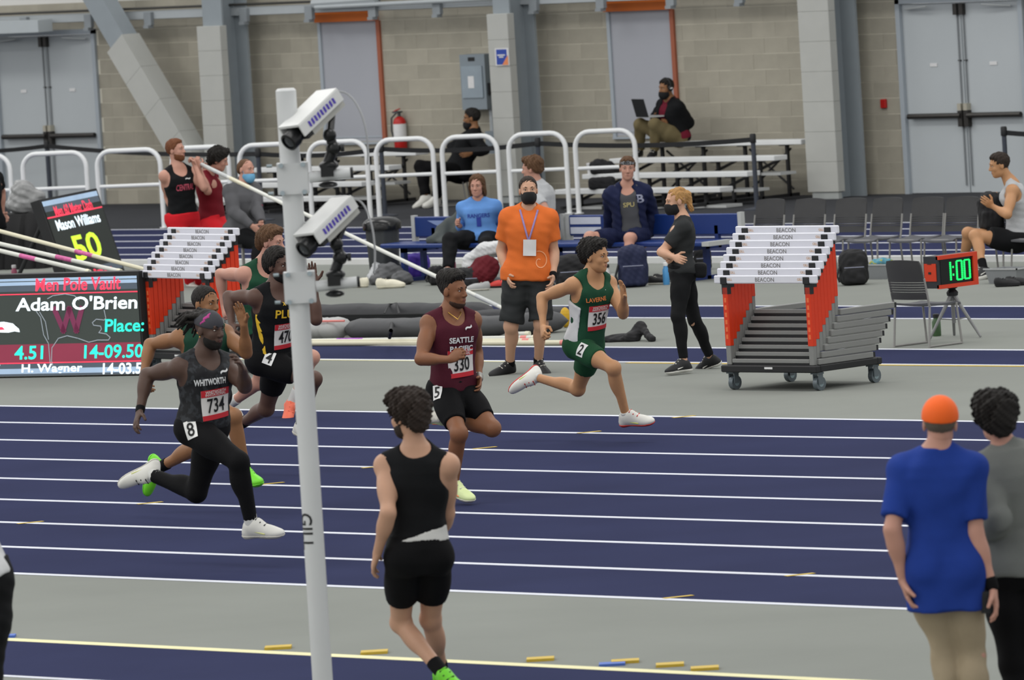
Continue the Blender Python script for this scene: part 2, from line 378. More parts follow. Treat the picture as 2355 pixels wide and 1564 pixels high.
MB().prism([(.0, -.105), (.11, -.105), (.11, .02)], sg + A(0, -.0095, 0), sr, su, A(0, .003, 0)).build('orange_corner', mat('sign_orange', '#e08a5a', .5), sign)
for k, wd in ((.025, .07), (-.0, .04)): MB().obox(sg + A(-.01, -.009, k), np.eye(3), (wd, .0015, .008)).build('print_line', M_stk, sign)
# ================================================================ props
M_blk_pl = MATS['black_plastic']; M_rail = mat('rail_white_paint', '#e4e6e6', .4, .02)
M_alu = mat('aluminium_plank', '#dcdede', .5, .04, 3); M_alug = mat('aluminium_grey', '#b4b6b5', .45, .05, 3)
M_frame = mat('bleacher_frame', '#2a2a2b', .6, .08)
M_post = mat('stanchion_dark', '#3d424c', .5, .05); M_belt = mat('belt_black', '#1d1e20', .7)
# ---------------------------------------------------------------- white hoop guard rails
arches = [(-112, 20), (33, 195), (204, 365), (376, 522), (531, 682), (690, 840), (845, 992), (997, 1140), (1150, 1297), (1303, 1456)]
where = ['half out of view at the far left', 'before the left grey double doors', 'right of the double doors', 'behind the bearded vaulter', 'behind the man with blue mask',
         'behind the white camera mast', 'before the fire extinguisher', 'before the seated man in black', 'behind the man in orange', 'at the right end of the row']
for (xl, xr), wh in zip(arches, where):
    sh = 21
    a = G(xl+sh+8, 525-.035*(xl+sh-370)); b = G(xr+sh-8, 525-.035*(xr+sh-370)); a[2] = b[2] = 0
    h = 1.03; r = .20; d = nrm(b-a); t = A(0, 0, 1)
    pts = [a, a + t*(h-r)]
    for k in range(1, 7): an = math.pi/2*k/6; pts.append(a + d*(r - r*math.cos(an)) + t*(h - r + r*math.sin(an)))
    for k in range(0, 7): an = math.pi/2*k/6; pts.append(b - d*(r - r*math.sin(an)) + t*(h - r + r*math.cos(an)))
    pts.append(b)
    root = empty('guard_rail', (a+b)/2, 'white tubular hoop guard rail ' + wh, 'guard rail', 'white hoop rails along the oval')
    MB().tube(pts, .032, 10).build('hoop', M_rail, root, smooth=True)
    MB().tube([a + t*.57, b + t*.57], .024, 8).build('mid_rail', M_rail, root, smooth=True)
    for q in (a, b): MB().lathe(q, [(.06, 0), (.06, .012)], 12).build('foot_plate', M_rail, root)
# ---------------------------------------------------------------- belt stanchions
sp = [(117, 478, 'before the left double doors'), (603, 507, 'behind the man with blue mask'), (886, 497, 'below the fire extinguisher'), (1246, 486, 'behind the man in orange'), (1741, 482, 'before the right bleachers'), (2318, 470, 'before the right double doors')]
tops = []
for px, py, wh in sp:
    g0 = G(px, py); g0[2] = 0; r = empty('belt_stanchion', g0, 'dark retractable belt post ' + wh, 'stanchion', 'belt stanchions by the wall')
    MB().lathe(g0, [(.17, 0), (.17, .012), (.05, .03), (.03, .035)], 18).build('base', M_post, r)
    MB().tube([g0 + A(0, 0, .03), g0 + A(0, 0, .90)], .03, 10).build('post', M_post, r, smooth=True)
    MB().lathe(g0 + A(0, 0, .83), [(.038, 0), (.04, .01), (.04, .1), (.03, .115)], 12).build('belt_head', M_blk_pl, r, smooth=True)
    tops.append(g0 + A(0, 0, .87))
far0 = G(-180, 486); far0[2] = .87; far1 = G(2600, 462); far1[2] = .87
seq = [far0] + tops[:5]
for i, (p, q) in enumerate(list(zip(seq, seq[1:])) + [(tops[5], far1)]):
    n = 8; b = MB(); V = []; Fc = []; dd = nrm(q-p); nn = A(-dd[1], dd[0], 0)
    for k in range(n+1):
        t = k/n; c = p + (q-p)*t - A(0, 0, .05*4*t*(1-t))
        for s in (-1, 1):
            for e in (-1, 1): V.append(c + A(0, 0, .03*s) + nn*.002*e)
    for k in range(n):
        o = 4*k; Fc += [(o, o+4, o+6, o+2), (o+1, o+3, o+7, o+5), (o+2, o+6, o+7, o+3), (o, o+1, o+5, o+4)]
    lab = ['across the left double doors', 'behind the bearded vaulter and the masked man', 'behind the white camera mast', 'across the seated man in black', 'across the feet of the man with laptop', 'at the far right before the doors'][i]
    b.add(V, Fc).build('barrier_belt', M_belt, label='black barrier belt stretched ' + lab, cat='belt', group='barrier belts')
# ---------------------------------------------------------------- bleachers
def bleacher(name, xa, xb, ys, label):
    root = empty(name, ((xa+xb)/2, 68.0, 0), label, 'bleachers')
    zs = []
    for i in range(4):
        Y = 67.35 + .52*i; z = ys[i]; zs.append(z)
        MB().bbox(xa, xb, Y, Y+.25, z-.062, z, .006).build('seat_plank', M_alu, root)
        if i: MB().box(xa, xb, Y-.42, Y-.12, z-.42, z-.385).build('foot_plank', M_alug, root)
        else: MB().box(xa+.05, xb, Y-.3, Y-.02, z-.34, z-.30).build('foot_plank', M_alug, root)
    for x in np.linspace(xa+.35, xb-.35, 4):
        m = MB()
        for i in range(4):
            Y = 67.47 + .52*i; m.box(x-.02, x+.02, Y-.02, Y+.02, .03, zs[i]-.063).box(x-.05, x+.05, Y-.1, Y+.1, zs[i]-.075, zs[i]-.0625)
        m.box(x-.02, x+.02, 67.1, 69.2, .03, .07)
        m.tube([(x, 67.45, zs[0]-.15), (x, 69.02, zs[3]-.2)], .02, 6)
        m.build('trestle', M_frame, root)
    x = np.linspace(xa+.35, xb-.35, 4)
    for i, j in ((0, 1), (1, 0), (2, 3), (3, 2)): MB().tube([(x[i], 69.1+.012*(i > j), .12), (x[j], 69.1+.012*(i > j), zs[3]-.12)], .015, 6).build('cross_brace', M_frame, root)
    return root, zs
zr = [AY(1600, y, 67.35+.52*i)[2] for i, y in enumerate((432, 397, 362, 326))]
BXA, BXB = AY(1275, 438, 67.35)[0], AY(1655, 432, 67.35)[0]
bl_r, ZR = bleacher('bleachers', BXA, BXB, zr, 'aluminium plank bleachers where the man with laptop sits')
zl = [AY(800, y, 67.35+.52*i)[2] for i, y in enumerate((452, 419, 383, 350))]
bleacher('bleachers', AY(450, 455, 67.35)[0], AY(768, 452, 67.35)[0], zl, 'aluminium plank bleachers behind the white camera mast')
# ---------------------------------------------------------------- blue team benches
M_bb = mat('bench_blue', '#1a3370', .35, .04, 2); M_bl = mat('bench_print_white', '#c6cbd6', .5, .05, 9)
def bench(xa, xb, label, prints):
    yb = 57.0; root = empty('team_bench', ((xa+xb)/2, 56.75, 0), label, 'bench')
    zt = AY(1500, 493, yb)[2]; zb = AY(1500, 541, yb)[2]; zs = AY(1500, 557, 56.5)[2]
    MB().bbox(xa+.04, xb-.04, yb, yb+.04, zb, zt, .01).build('backrest', M_bb, root)
    for x in (xa, xb-.05): MB().box(x, x+.05, yb-.01, yb+.05, zb-.05, zt+.015).build('end_cap', M_alug, root)
    MB().bbox(xa, xb-.12, 56.48, 56.88, zs-.05, zs, .012).build('seat', M_bb, root)
    MB().box(xb-.12, xb-.02, 56.49, 56.87, zs-.048, zs-.002).build('end_cap', M_alug, root)
    for x in (xa+.3, xb-.4):
        m = MB().box(x, x+.05, 56.5, 56.56, 0, zs-.05).box(x, x+.05, 56.8, 56.86, 0, zs-.05).box(x, x+.05, 56.45, 57.06, 0, .04).box(x, x+.05, 56.5, 57.05, zs-.1, zs-.05).box(x, x+.05, 57.0, 57.045, zs-.1, zb+.1)
        m.build('leg', mat('bench_leg_blue', '#1c2f68', .4), root)
    for x0, x1 in prints:
        hh = (zt-zb)
        MB().box(x0, x1, yb-.004, yb, zb+.56*hh, zt-.10*hh).build('print_block', M_bl, root)
        MB().box(x0, x1, yb-.004, yb, zb+.1*hh, zb+.42*hh).build('print_block', M_bl, root)
    return root, zs
bx = [AY(p, 515, 57.0)[0] for p in (947, 1297, 1302, 1706, 1312, 1382)]
b1, ZBENCH = bench(bx[0], bx[1], 'blue team bench where the man in light blue sits', [])
MB().prism([(0, .0), (.42, 0), (.42, -.16)], A(bx[0]+.25, 56.996, AY(1000, 503, 57)[2]-.02), A(1, 0, 0), A(0, 0, 1), A(0, -.003, 0)).build('print_block', mat('bench_print_pale', '#7f90b8', .5), b1)
bench(bx[2], bx[3], 'blue team bench where the man in navy jacket sits', [(bx[4], bx[5])])
# ---------------------------------------------------------------- stacking chairs
M_ch = mat('chair_shell_black', '#3a3a3b', .55, .05, 10, bump=.15, bscale=300); M_cs = mat('chair_seat_grey', '#55565a', .8, .06, 20)
M_cf = mat('chair_tube_grey', '#8a8986', .4, .04)
def make_chair(label, group=None):
    """faces -y, origin on the floor below the seat"""
    root = empty('stacking_chair', (0, 0, 0), label, 'chair', group)
    n = 9; wd = .235
    def back(zlo, zhi, name, taper):
        V = []; Fc = []
        rows = 5
        for j in range(rows+1):
            z = zlo + (zhi-zlo)*j/rows; tt = (z-.46)/.40
            for i in range(n+1):
                s = -1 + 2*i/n; hw = wd*(1 - .07*max(0, tt-.55))*(1 if j < rows else .93)
                y = .215 + .07*tt + .035*(1 - s*s) ; V.append((s*hw, y, z + (.012*(1-s*s) if j == rows and taper else 0)))
        m = len(V); V += [(x, y+.016, z) for x, y, z in V]
        for j in range(rows):
            for i in range(n):
                a = j*(n+1)+i; Fc.append((a, a+1, a+n+2, a+n+1)); Fc.append((m+a, m+a+n+1, m+a+n+2, m+a+1))
        for i in range(n): Fc.append((i, m+i, m+i+1, i+1)); a = rows*(n+1)+i; Fc.append((a, a+1, m+a+1, m+a))
        for j in range(rows): a = j*(n+1); Fc.append((a, a+n+1, m+a+n+1, m+a)); a += n; Fc.append((a, m+a, m+a+n+1, a+n+1))
        MB().add(V, Fc).build(name, M_ch, root, smooth=True)
    back(.665, .88, 'backrest', True)
    for k in range(4): back(.565 + k*.025, .585 + k*.025, 'back_slat', False)
    back(.485, .56, 'back_slat', False)
    V = []; Fc = []
    for j in range(7):
        t = j/6; y = -.22 + .44*t; z = .45 - .02*math.sin(t*math.pi) - (.03*(1-t*6) if t < 1/6 else 0)
        for i in range(n+1):
            s = -1 + 2*i/n; V.append((s*.225, y, z - .012*(1-s*s)))
    m = len(V); V += [(x, y, z-.02) for x, y, z in V]
    for j in range(6):
        for i in range(n):
            a = j*(n+1)+i; Fc.append((a, a+1, a+n+2, a+n+1)); Fc.append((m+a, m+a+n+1, m+a+n+2, m+a+1))
    for i in range(n): Fc.append((i, m+i, m+i+1, i+1)); a = 6*(n+1)+i; Fc.append((a, a+1, m+a+1, m+a))
    for j in range(6): a = j*(n+1); Fc.append((a, a+n+1, m+a+n+1, m+a)); a += n; Fc.append((a, m+a, m+a+n+1, a+n+1))
    MB().add(V, Fc).build('seat', M_cs, root, smooth=True)
    for s in (-1, 1):
        MB().tube([(s*.235, .21, .42), (s*.238, .225, .5), (s*.236, .26, .70)], .011, 8).build('back_post', M_cf, root, smooth=True)
        MB().tube([(s*.225, -.16, .425), (s*.235, -.20, 0)], .011, 8).build('leg', M_cf, root, smooth=True)
        MB().tube([(s*.232, .20, .43), (s*.235, .24, 0)], .011, 8).build('leg', M_cf, root, smooth=True)
        MB().tube([(s*.235, -.2, .012), (s*.235, .24, .012)], .011, 8).build('runner', M_cf, root, smooth=True)
    MB().tube([(-.225, -.17, .415), (.225, -.17, .415)], .011, 8).build('stretcher', M_cf, root, smooth=True)
    return root
ch0 = make_chair('')
lab = ['nearest the blue bench', 'second from the blue bench', 'third from the blue bench', 'fourth from the blue bench', 'third left of the seated man in grey', 'next left of the seated man in grey', 'that the man in grey tank top sits on', 'at the right edge of the photo']
cx = [1772, 1866, 1960, 2042, 2138, 2218, 2330, 2420]
CHY = 57.35; SEAT_X = None
for i, (px, l) in enumerate(zip(cx, lab)):
    c = ch0 if i == 0 else copy_tree(ch0); x = AY(px, 470, CHY+.27)[0]
    c.location = (x, CHY, 0); c.scale = (.92, .92, .885); c.rotation_euler = (0, 0, random.uniform(-.05, .05))
    if i == 6: SEAT_X = x
    tag(c, 'black plastic stacking chair ' + l, 'chair', 'row of stacking chairs')
nc = copy_tree(ch0); p = G(2118, 797); nc.location = (p[0], p[1]+.12, 0); nc.scale = (.95, .95, .89); nc.rotation_euler = (0, 0, math.radians(176)); tag(nc, 'single black stacking chair seen from behind next to the clock', 'chair', 'row of stacking chairs')
# ---------------------------------------------------------------- race clock on tripod
M_orp = mat('clock_orange', '#c83a1a', .45, .04); M_scr = mat('clock_screen', '#0d100e', .25); M_dig = mat('clock_green', '#18f06a', .4, .02, emit=1.1)
tp = G(2196, 778); tp[2] = 0
trp = empty('tripod', tp, 'grey folding tripod holding up the race clock', 'tripod')
M_tri = mat('tripod_grey', '#7c7d7d', .4, metal=.3)
for an in (.2, 2.3, 4.4):
    f = tp + A(.27*math.cos(an), .27*math.sin(an), .0)
    MB().tube([tp + A(0, 0, .42), f*.3 + (tp+A(0, 0, .42))*.7, f + A(0, 0, .01)], [.022, .018, .012], 8).build('leg', M_tri, trp, smooth=True)
    MB().tube([tp + A(0, 0, .17), tp + (f-tp)*.55 + A(0, 0, .19)], .006, 6).build('strut', M_tri, trp)
MB().tube([tp + A(0, 0, .14), tp + A(0, 0, .45)], .018, 8).build('centre_column', M_tri, trp, smooth=True)
MB().lathe(tp + A(0, 0, .39), [(.05, 0), (.055, .03), (.03, .06), (.05, .07), (.05, .08)], 12).build('head', M_blk_pl, trp)
ck = empty('race_clock', tp + A(0, 0, .47), 'orange framed race clock showing green digits on a tripod', 'clock')
cy0, cy1 = tp[1]-.26, tp[1]+.27; cxb, cxf = tp[0]-.10, tp[0]+.07; cz0, cz1 = .475, .765
MB().box(cxb, cxf, cy0, cy1, cz0, cz1).build('case', mat('clock_case', '#2b2d31', .5), ck)
MB().box(cxf, cxf+.004, cy0+.03, cy1-.05, cz0+.03, cz1-.03).build('screen', M_scr, ck)
MB().box(cxf-.02, cxf+.02, cy0, cy1, cz1-.03, cz1+.005).build('trim', M_orp, ck)
MB().box(cxf-.02, cxf+.02, cy0, cy1, cz0-.005, cz0+.03).build('trim', M_orp, ck)
MB().box(cxf-.02, cxf+.02, cy1-.06, cy1, cz0+.03, cz1-.03).build('trim', M_orp, ck)
MB().box(cxb+.01, cxf-.02, cy0-.006, cy0, cz0+.065, cz1-.065).build('side_panel', M_orp, ck)
MB().box(cxb+.06, cxb+.09, cy0-.01, cy0-.005, cz0+.13, cz0+.15).box(cxb+.05, cxb+.10, cy0-.01, cy0-.005, cz0+.22, cz0+.225).build('side_switch', M_blk_pl, ck)
dg = MB()
def seg_digit(c, segs, wd=.036, h=.085):
    y = A(0, 1, 0); z = A(0, 0, 1)
    P = {'a': ((-1, 2), (1, 2)), 'b': ((1, 2), (1, 0)), 'c': ((1, 0), (1, -2)), 'd': ((-1, -2), (1, -2)), 'e': ((-1, 0), (-1, -2)), 'f': ((-1, 2), (-1, 0)), 'g': ((-1, 0), (1, 0))}
    for s in segs:
        (a0, b0), (a1, b1) = P[s]; p = c + y*a0*wd + z*b0*h/2; q = c + y*a1*wd + z*b1*h/2
        n = 5 if s in 'bcef' else 3
        for k in range(n): dg.obox(p + (q-p)*(k+.5)/n, (A(1, 0, 0), y, z), (.003, .0105, .007))
sc = A(cxf+.006, 0, (cz0+cz1)/2)
seg_digit(sc + A(0, tp[1]-.115, 0), 'bc', .02); seg_digit(sc + A(0, tp[1]+.028, 0), 'abcdef'); seg_digit(sc + A(0, tp[1]+.135, 0), 'abcdef')
for zz in (-.035, .035): dg.obox(sc + A(0, tp[1]-.058, zz), np.eye(3), (.003, .008, .009))
dg.build('digits', M_dig, ck)
# ---------------------------------------------------------------- hurdle carts
M_hb = mat('hurdle_board_white', '#d4d5dd', .4, .02); M_hu = mat('hurdle_upright_red', '#cc3411', .45, .05, 12)
M_hg = mat('hurdle_base_grey', '#7c7d7b', .45, .05, 6); M_logo = mat('hurdle_logo_orange', '#c9975a', .6); M_txt = mat('hurdle_print_grey', '#6f6d6b', .6)
M_wheel = mat('caster_wheel', '#5f686d', .35, .1, metal=.3); M_deck = mat('cart_deck_black', '#1b1c1e', .55); M_lt = mat('upright_print', '#e06a3c', .5)
HW = .585
def make_hurdle():
    root = empty('hurdle', (0, 0, 0)); hz = .76
    MB().bbox(-HW, HW, -.02, .008, hz-.07, hz, .008).build('top_board', M_hb, root)
    b = root.children[0]
    for s in (-1, 1):
        V, Fc = text2d('GILL', .030, .004); MB().add([(s*.40+v[0], -.0215, hz-.035+v[1]) for v in V], Fc).build('print', M_logo, b)
        MB().bbox(s*.47-.035, s*.47+.035, -.03, .02, hz-.075, hz-.015, .004).build('bracket', M_blk_pl, root)
        MB().box(s*.47-.034, s*.47+.034, -.012, .030, hz-.16, hz-.072).build('collar', M_blk_pl, root)
        u = MB().bbox(s*.47-.03, s*.47+.03, -.012, .034, .16, hz-.10, .004).build('upright', M_hu, root)
        MB().bbox(s*.47-.027, s*.47+.027, -.01, .032, .0, .165, .004).build('lower_upright', M_hg, root)
        for k in range(6): MB().box(s*.47-.013, s*.47+.011, -.0135, -.011, .22+k*.062, .258+k*.062).build('print', M_lt, u)
        MB().bbox(s*.50-.022, s*.50+.022, .03, .72, .0, .052, .006).build('base_leg', M_hg, root)
        MB().box(s*.50-.025, s*.50+.025, .715, .735, .004, .048).build('end_cap', M_blk_pl, root)
    V, Fc = text2d('BEACON', .05, .006, 1.1); MB().add([(v[0], -.0215, hz-.036+v[1]) for v in V], Fc).build('print', M_txt, b)
    MB().bbox(-.44, .44, -.005, .028, .016, .05, .004).build('base_bar', M_hg, root)
    MB().box(-.44, .44, .002, .026, -.012, .0155).build('gap_shade_strip', M_blk_pl, root)  # black strip added to paint the shadowed gap below each base bar
    return root
h0 = make_hurdle()
def cart(o, rot, ty, tz, label, which, first):
    o = np.asarray(o, float); c = empty('hurdle_cart', (0, 0, 0), label, 'cart', 'hurdle carts')
    ln = .80
    MB().bbox(-.545, .545, -.04, .02, .155, .215, .008).build('front_beam', M_deck, c)
    MB().bbox(-.545, .545, ln-.06, ln, .155, .215, .008).build('rear_beam', M_deck, c)
    for s in (-1, 1): MB().bbox(s*.5-.045, s*.5+.045, .02, ln-.06, .16, .214, .006).build('side_beam', M_deck, c)
    MB().box(-.455, .455, .02, ln-.06, .165, .18).build('deck_panel', M_deck, c)
    MB().box(-.04, .05, -.043, -.039, .185, .202).build('maker_plate', M_stk, c)
    for x in (-.48, .48):
        for y in (.03, ln-.07):
            w_ = MB().tube([(x-.022, y+.03, .06), (x+.022, y+.03, .06)], .06, 16).build('caster', M_wheel, c, smooth=True)
            MB().tube([(x-.024, y+.03, .06), (x+.024, y+.03, .06)], .03, 12).build('hub', mat('caster_hub', '#8fa0a6', .3, metal=.6), w_)
            MB().box(x-.034, x-.026, y-.01, y+.045, .055, .145).box(x+.026, x+.034, y-.01, y+.045, .055, .145).box(x-.04, x+.04, y-.03, y+.05, .14, .156).build('fork', M_wheel, c)
    c.location = tuple(o); c.rotation_euler = (0, 0, rot)
    for k in range(8):
        h = h0 if (first and k == 0) else copy_tree(h0)
        y, z = k*ty, .216 + k*tz
        h.location = (o[0] - math.sin(rot)*y, o[1] + math.cos(rot)*y, z); h.rotation_euler = (0, 0, rot)
        nm = ['lowest and nearest', 'second from the front', 'third from the front', 'fourth from the front', 'fourth from the back', 'third from the back', 'second from the back', 'highest and rearmost'][k]
        tag(h, f'white topped hurdle with red uprights, {nm} on the {which} cart', 'hurdle', 'hurdles nested on carts')
fl = AY(1645, 640, 45.55); fr = AY(1880, 640, 45.55)
cart(A((fl[0]+fr[0])/2, 45.55, 0), 0., .0434, .0563, 'wheeled cart of nested hurdles standing beside the woman', 'right', True)
lc = (AY(322, 636, 46.3) + AY(488, 640, 46.1))/2
cart(A(lc[0], 46.2, 0), math.radians(-9.3), .049, .0535, 'wheeled cart of nested hurdles next to the scoreboard', 'left', False)
# ---------------------------------------------------------------- scoreboards
M_box = mat('scoreboard_case', '#242526', .6); M_sg = mat('led_green_black', '#434a46', .5, .03, 3, emit=.12); M_sb = mat('led_pale_blue', '#9db4cd', .5, .1, 3, emit=.5)
M_sbar = mat('led_grey_blue', '#55606c', .5, .08, 3, emit=.25); M_lr = mat('led_red', '#f2405a', .5, emit=.8); M_lw = mat('led_white', '#e6f4fb', .5, emit=1.0)
M_lc = mat('led_cyan', '#30e8c8', .5, emit=.8); M_ly = mat('led_yellow_green', '#c4f23a', .5, emit=.9); M_lm = mat('led_maroon', '#93394f', .5, .05, 3, emit=.25)
M_ln = mat('led_outline', '#9aa3ab', .5, emit=.3); M_lb = mat('led_black', '#15171a', .5)
class Panel:
    def __init__(s, o, r, u): s.o = np.asarray(o, float); s.r = nrm(r); s.u = nrm(u); s.n = nrm(np.cross(s.r, s.u))
    def P(s, a, b, k=0.): return s.o + s.r*a + s.u*b + s.n*k
    def rect(s, a0, a1, b0, b1, k, m, parent, name='print_band'):
        return MB().obox(s.P((a0+a1)/2, (b0+b1)/2, k), (s.r, s.u, s.n), ((a1-a0)/2, (b1-b0)/2, .001)).build(name, m, parent)
    def txt(s, t, a, b, size, m, parent, bold=.02, width=1., slant=0.): return text_on('lettering', t, size, s.P(a, b), s.r, s.u, m, parent, .005, bold, width, slant)
    def line(s, pts, wd, m, parent):
        b = MB()
        for (a0, b0), (a1, b1) in zip(pts, pts[1:]):
            p, q = s.P(a0, b0, .004), s.P(a1, b1, .004); b.obox((p+q)/2, (nrm(q-p), nrm(np.cross(s.n, q-p)), s.n), (np.linalg.norm(q-p)/2+wd/2, wd/2, .0008))
        return b.build('outline_print', m, parent)
Ys = 46.35
br_ = G(333, 864); bl_ = G(0, 870); r_ = nrm(A(br_[0]-bl_[0], br_[1]-bl_[1], 0)); u_ = A(0, 0, 1)
pan = Panel(A(br_[0], br_[1], .02), r_, u_)
def sp_(px, py):                                   # panel coordinates under a pixel
    d = ray(px, py); t = ((pan.o - CAM)@pan.n)/(d@pan.n); q = CAM + d*t - pan.o; return float(q@pan.r), float(q@pan.u)
SWID, SHT = 3.1, sp_(200, 627)[1]
sb = empty('scoreboard', pan.P(-SWID/2, 0), 'large black led scoreboard listing pole vault results, lying low at left', 'scoreboard', 'led scoreboards')
MB().obox(pan.P(-SWID/2, SHT/2, -.09), (pan.r, pan.u, pan.n), (SWID/2, SHT/2, .085)).build('case', M_box, sb)
top = sp_(200, 637)[1]; bot = sp_(200, 862)[1]; a_r = -.02
scn = pan.rect(-SWID+.03, a_r, bot, top, 0., M_sg, sb, 'screen')
yv = lambda py: sp_(160, py)[1]
pan.rect(-SWID+.03, a_r, yv(644), top, .002, M_sb, scn); pan.rect(-SWID+.03, a_r, yv(654), yv(646), .002, M_sb, scn); pan.rect(-SWID+.03, a_r, yv(668), yv(655), .002, M_sbar, scn)
pan.rect(-SWID+.03, a_r, yv(675.5), yv(673), .003, M_lr, scn)
pan.rect(-SWID+.03, a_r, yv(833), yv(790), .002, M_lm, scn); pan.rect(-SWID+.03, a_r, yv(834.5), yv(832), .003, M_lr, scn)
pan.rect(-SWID+.03, a_r, bot, yv(835), .002, M_sbar, scn); pan.rect(-SWID+.03, a_r, yv(858), yv(846), .0025, M_sb, scn)
for t, px, py, wpx, hpx, m in (('Men Pole Vault', 180, 653, 196, 30, M_lr), ("Adam O'Brien", 176, 697, 280, 32, M_lw), ('Place:', 287, 748, 90, 30, M_lc), ('4.51', 67, 811, 66, 32, M_lc), ('14-09.50', 262, 808, 136, 32, M_lc), ('H. Wagner', 120, 849, 140, 25, M_lw), ('14-03.50', 290, 847, 106, 26, M_lw), ('y', -6, 851, 14, 24, M_lw)):
    a, b = sp_(px, py); V, _ = text2d(t, 1, .02); ww, hh = np.ptp(V[:, 0]), np.ptp(V[:, 1])
    tw = sp_(px+wpx/2, py)[0] - sp_(px-wpx/2, py)[0]; th = sp_(px, py-hpx/2)[1] - sp_(px, py+hpx/2)[1]; sz = th/hh
    pan.txt(t, a, b, sz, m, scn, .02, tw/(ww*sz), .12)
S_ = lambda L: [sp_(*q) for q in L]
Wl = [(125, 710), (132, 713), (141, 758), (150, 730), (157, 728), (168, 757), (177, 712), (190, 709), (180, 760), (173, 760), (155, 748), (147, 761), (141, 761)]
pan.line(S_([(126, 712), (146, 759), (160, 712), (176, 759), (188, 711)]), .055, mat('led_purple_maroon', '#7d3455', .5, emit=.25), scn)
pan.line(S_([(110, 687), (122, 680), (150, 676), (172, 680), (182, 690)]), .008, M_ln, scn)
pan.line(S_([(240, 713), (244, 732), (240, 736), (222, 734), (213, 742), (216, 748), (232, 750), (234, 757), (228, 765), (245, 768), (254, 776), (250, 782), (225, 782), (205, 787), (180, 778), (155, 772), (135, 778), (120, 800), (119, 830), (122, 840)]), .008, M_ln, scn)
pan.line(S_([(84, 716), (94, 730), (101, 770), (112, 790), (116, 835)]), .008, M_ln, scn); pan.line(S_([(92, 718), (105, 740), (112, 780)]), .008, M_ln, scn)
e_o = sp_(0, 760)
MB().prism([(x-e_o[0], y-e_o[1]) for x, y in S_([(-60, 758), (-20, 742), (10, 740), (30, 744), (44, 756), (46, 764), (34, 762), (20, 765), (-20, 764)])], pan.P(e_o[0], e_o[1], .005), pan.r, pan.u, pan.n*-.002).build('emblem_print', M_lw, scn)
MB().prism([(x-e_o[0], y-e_o[1]) for x, y in S_([(-10, 752), (6, 752), (12, 758), (-10, 760)])], pan.P(e_o[0], e_o[1], .007), pan.r, pan.u, pan.n*-.002).build('emblem_print', M_lr, scn)
pan.line(S_([(12, 742), (20, 748), (36, 750), (42, 757)]), .02, M_lb, scn)
# tilted second scoreboard
e_l = nrm(LAT*.25 + VD*.97); bl2 = G(150, 655); bl2[2] = 0
nn = np.cross(e_l, A(0, 0, 1)); tilt = math.radians(16); up2 = nrm(A(0, 0, 1)*math.cos(tilt) - nn*math.sin(tilt))
p2_ = Panel(bl2, e_l, up2)
def sp2(px, py):
    d = ray(px, py); t = ((p2_.o - CAM)@p2_.n)/(d@p2_.n); q = CAM + d*t - p2_.o; return float(q@p2_.r), float(q@p2_.u)
cs = [sp2(*q) for q in ((95, 462), (222, 441), (286, 612))]
a0, a1 = cs[0][0], cs[1][0]; tp2 = (cs[0][1]+cs[1][1])/2; bt2 = .03
s2 = empty('scoreboard', p2_.P((a0+a1)/2, 0), 'black led scoreboard leaning back and showing yellow green numerals', 'scoreboard', 'led scoreboards')
MB().obox(p2_.P((a0+a1)/2, (tp2+bt2)/2, -.06), (p2_.r, p2_.u, p2_.n), ((a1-a0)/2+.06, (tp2-bt2)/2+.03, .055)).build('case', M_box, s2)
for aa in (a0+.2, a1-.2):
    q = p2_.P(aa, tp2*.8, -.12); f = p2_.P(aa, 0) - p2_.n*.75; f[2] = .02
    MB().tube([q, f], .025, 8).build('prop_leg', M_box, s2)
sc2 = p2_.rect(a0, a1, bt2, tp2, 0., mat('led_dark', '#2c322f', .5, .03, 3, emit=.06), s2, 'screen')
def ln2(pxa, pya, pxb, pyb): return (sp2(pxa, pya)[1] + sp2(pxb, pyb)[1])/2
t1 = ln2(98, 475, 224, 451); p2_.rect(a0, a1, t1, tp2, .002, M_sb, sc2); t2 = ln2(105, 492, 226, 460); p2_.rect(a0, a1, t2, t1-.004, .002, M_sbar, sc2)
t3 = ln2(108, 503, 232, 476); p2_.rect(a0, a1, t3-.008, t3+.008, .003, M_lr, sc2)
for t, px, py, wpx, hpx, m in (('Men 60 Meter Dash', 168, 478, 92, 26, M_lr), ('Mason Williams', 179, 509, 106, 26, M_lw), ('50', 199, 566, 66, 62, M_ly), ('Reaction', 236, 620, 44, 12, M_lr)):
    a, b = sp2(px, py); V, _ = text2d(t, 1, .02); ww, hh = np.ptp(V[:, 0]), np.ptp(V[:, 1])
    tw = sp2(px+wpx/2, py)[0] - sp2(px-wpx/2, py)[0]; th = sp2(px, py-hpx/2)[1] - sp2(px, py+hpx/2)[1]; sz = th/hh
    p2_.txt(t, a, b, sz, m, sc2, .02, tw/(ww*sz), 0)
p2_.rect(a1-.9, a1, .04, .13, .003, M_sbar, sc2)
# ---------------------------------------------------------------- black draped equipment case and wrapped bundle behind the scoreboards
M_drape = mat('black_cloth', '#19191a', .8, .1, 6); M_wrap = mat('clear_wrap_grey', '#8f9090', .25, .2, 14, bump=.6, bscale=18)
ql, qr = G(-60, 622), G(112, 616)
dr = MB(); V = []; Fc = []
r3 = nrm(A(qr[0]-ql[0], qr[1]-ql[1], 0)); n3 = A(-r3[1], r3[0], 0); nx = 24
Lw = np.linalg.norm((qr-ql)[:2])
ZC = AY(58, 496, ql[1])[2]
rows = [(-.12, 0), (-.06, .4), (0, ZC-.1), (.05, ZC), (.5, ZC), (.62, 0)]
for j, (dy, z) in enumerate(rows):
    for i in range(nx+1):
        t = i/nx; wv = .025*math.sin(i*1.9) + .015*math.sin(i*3.1); p = ql + r3*Lw*t + n3*(dy + (wv if j in (0, 1) else wv*.4)); V.append((p[0], p[1], z))
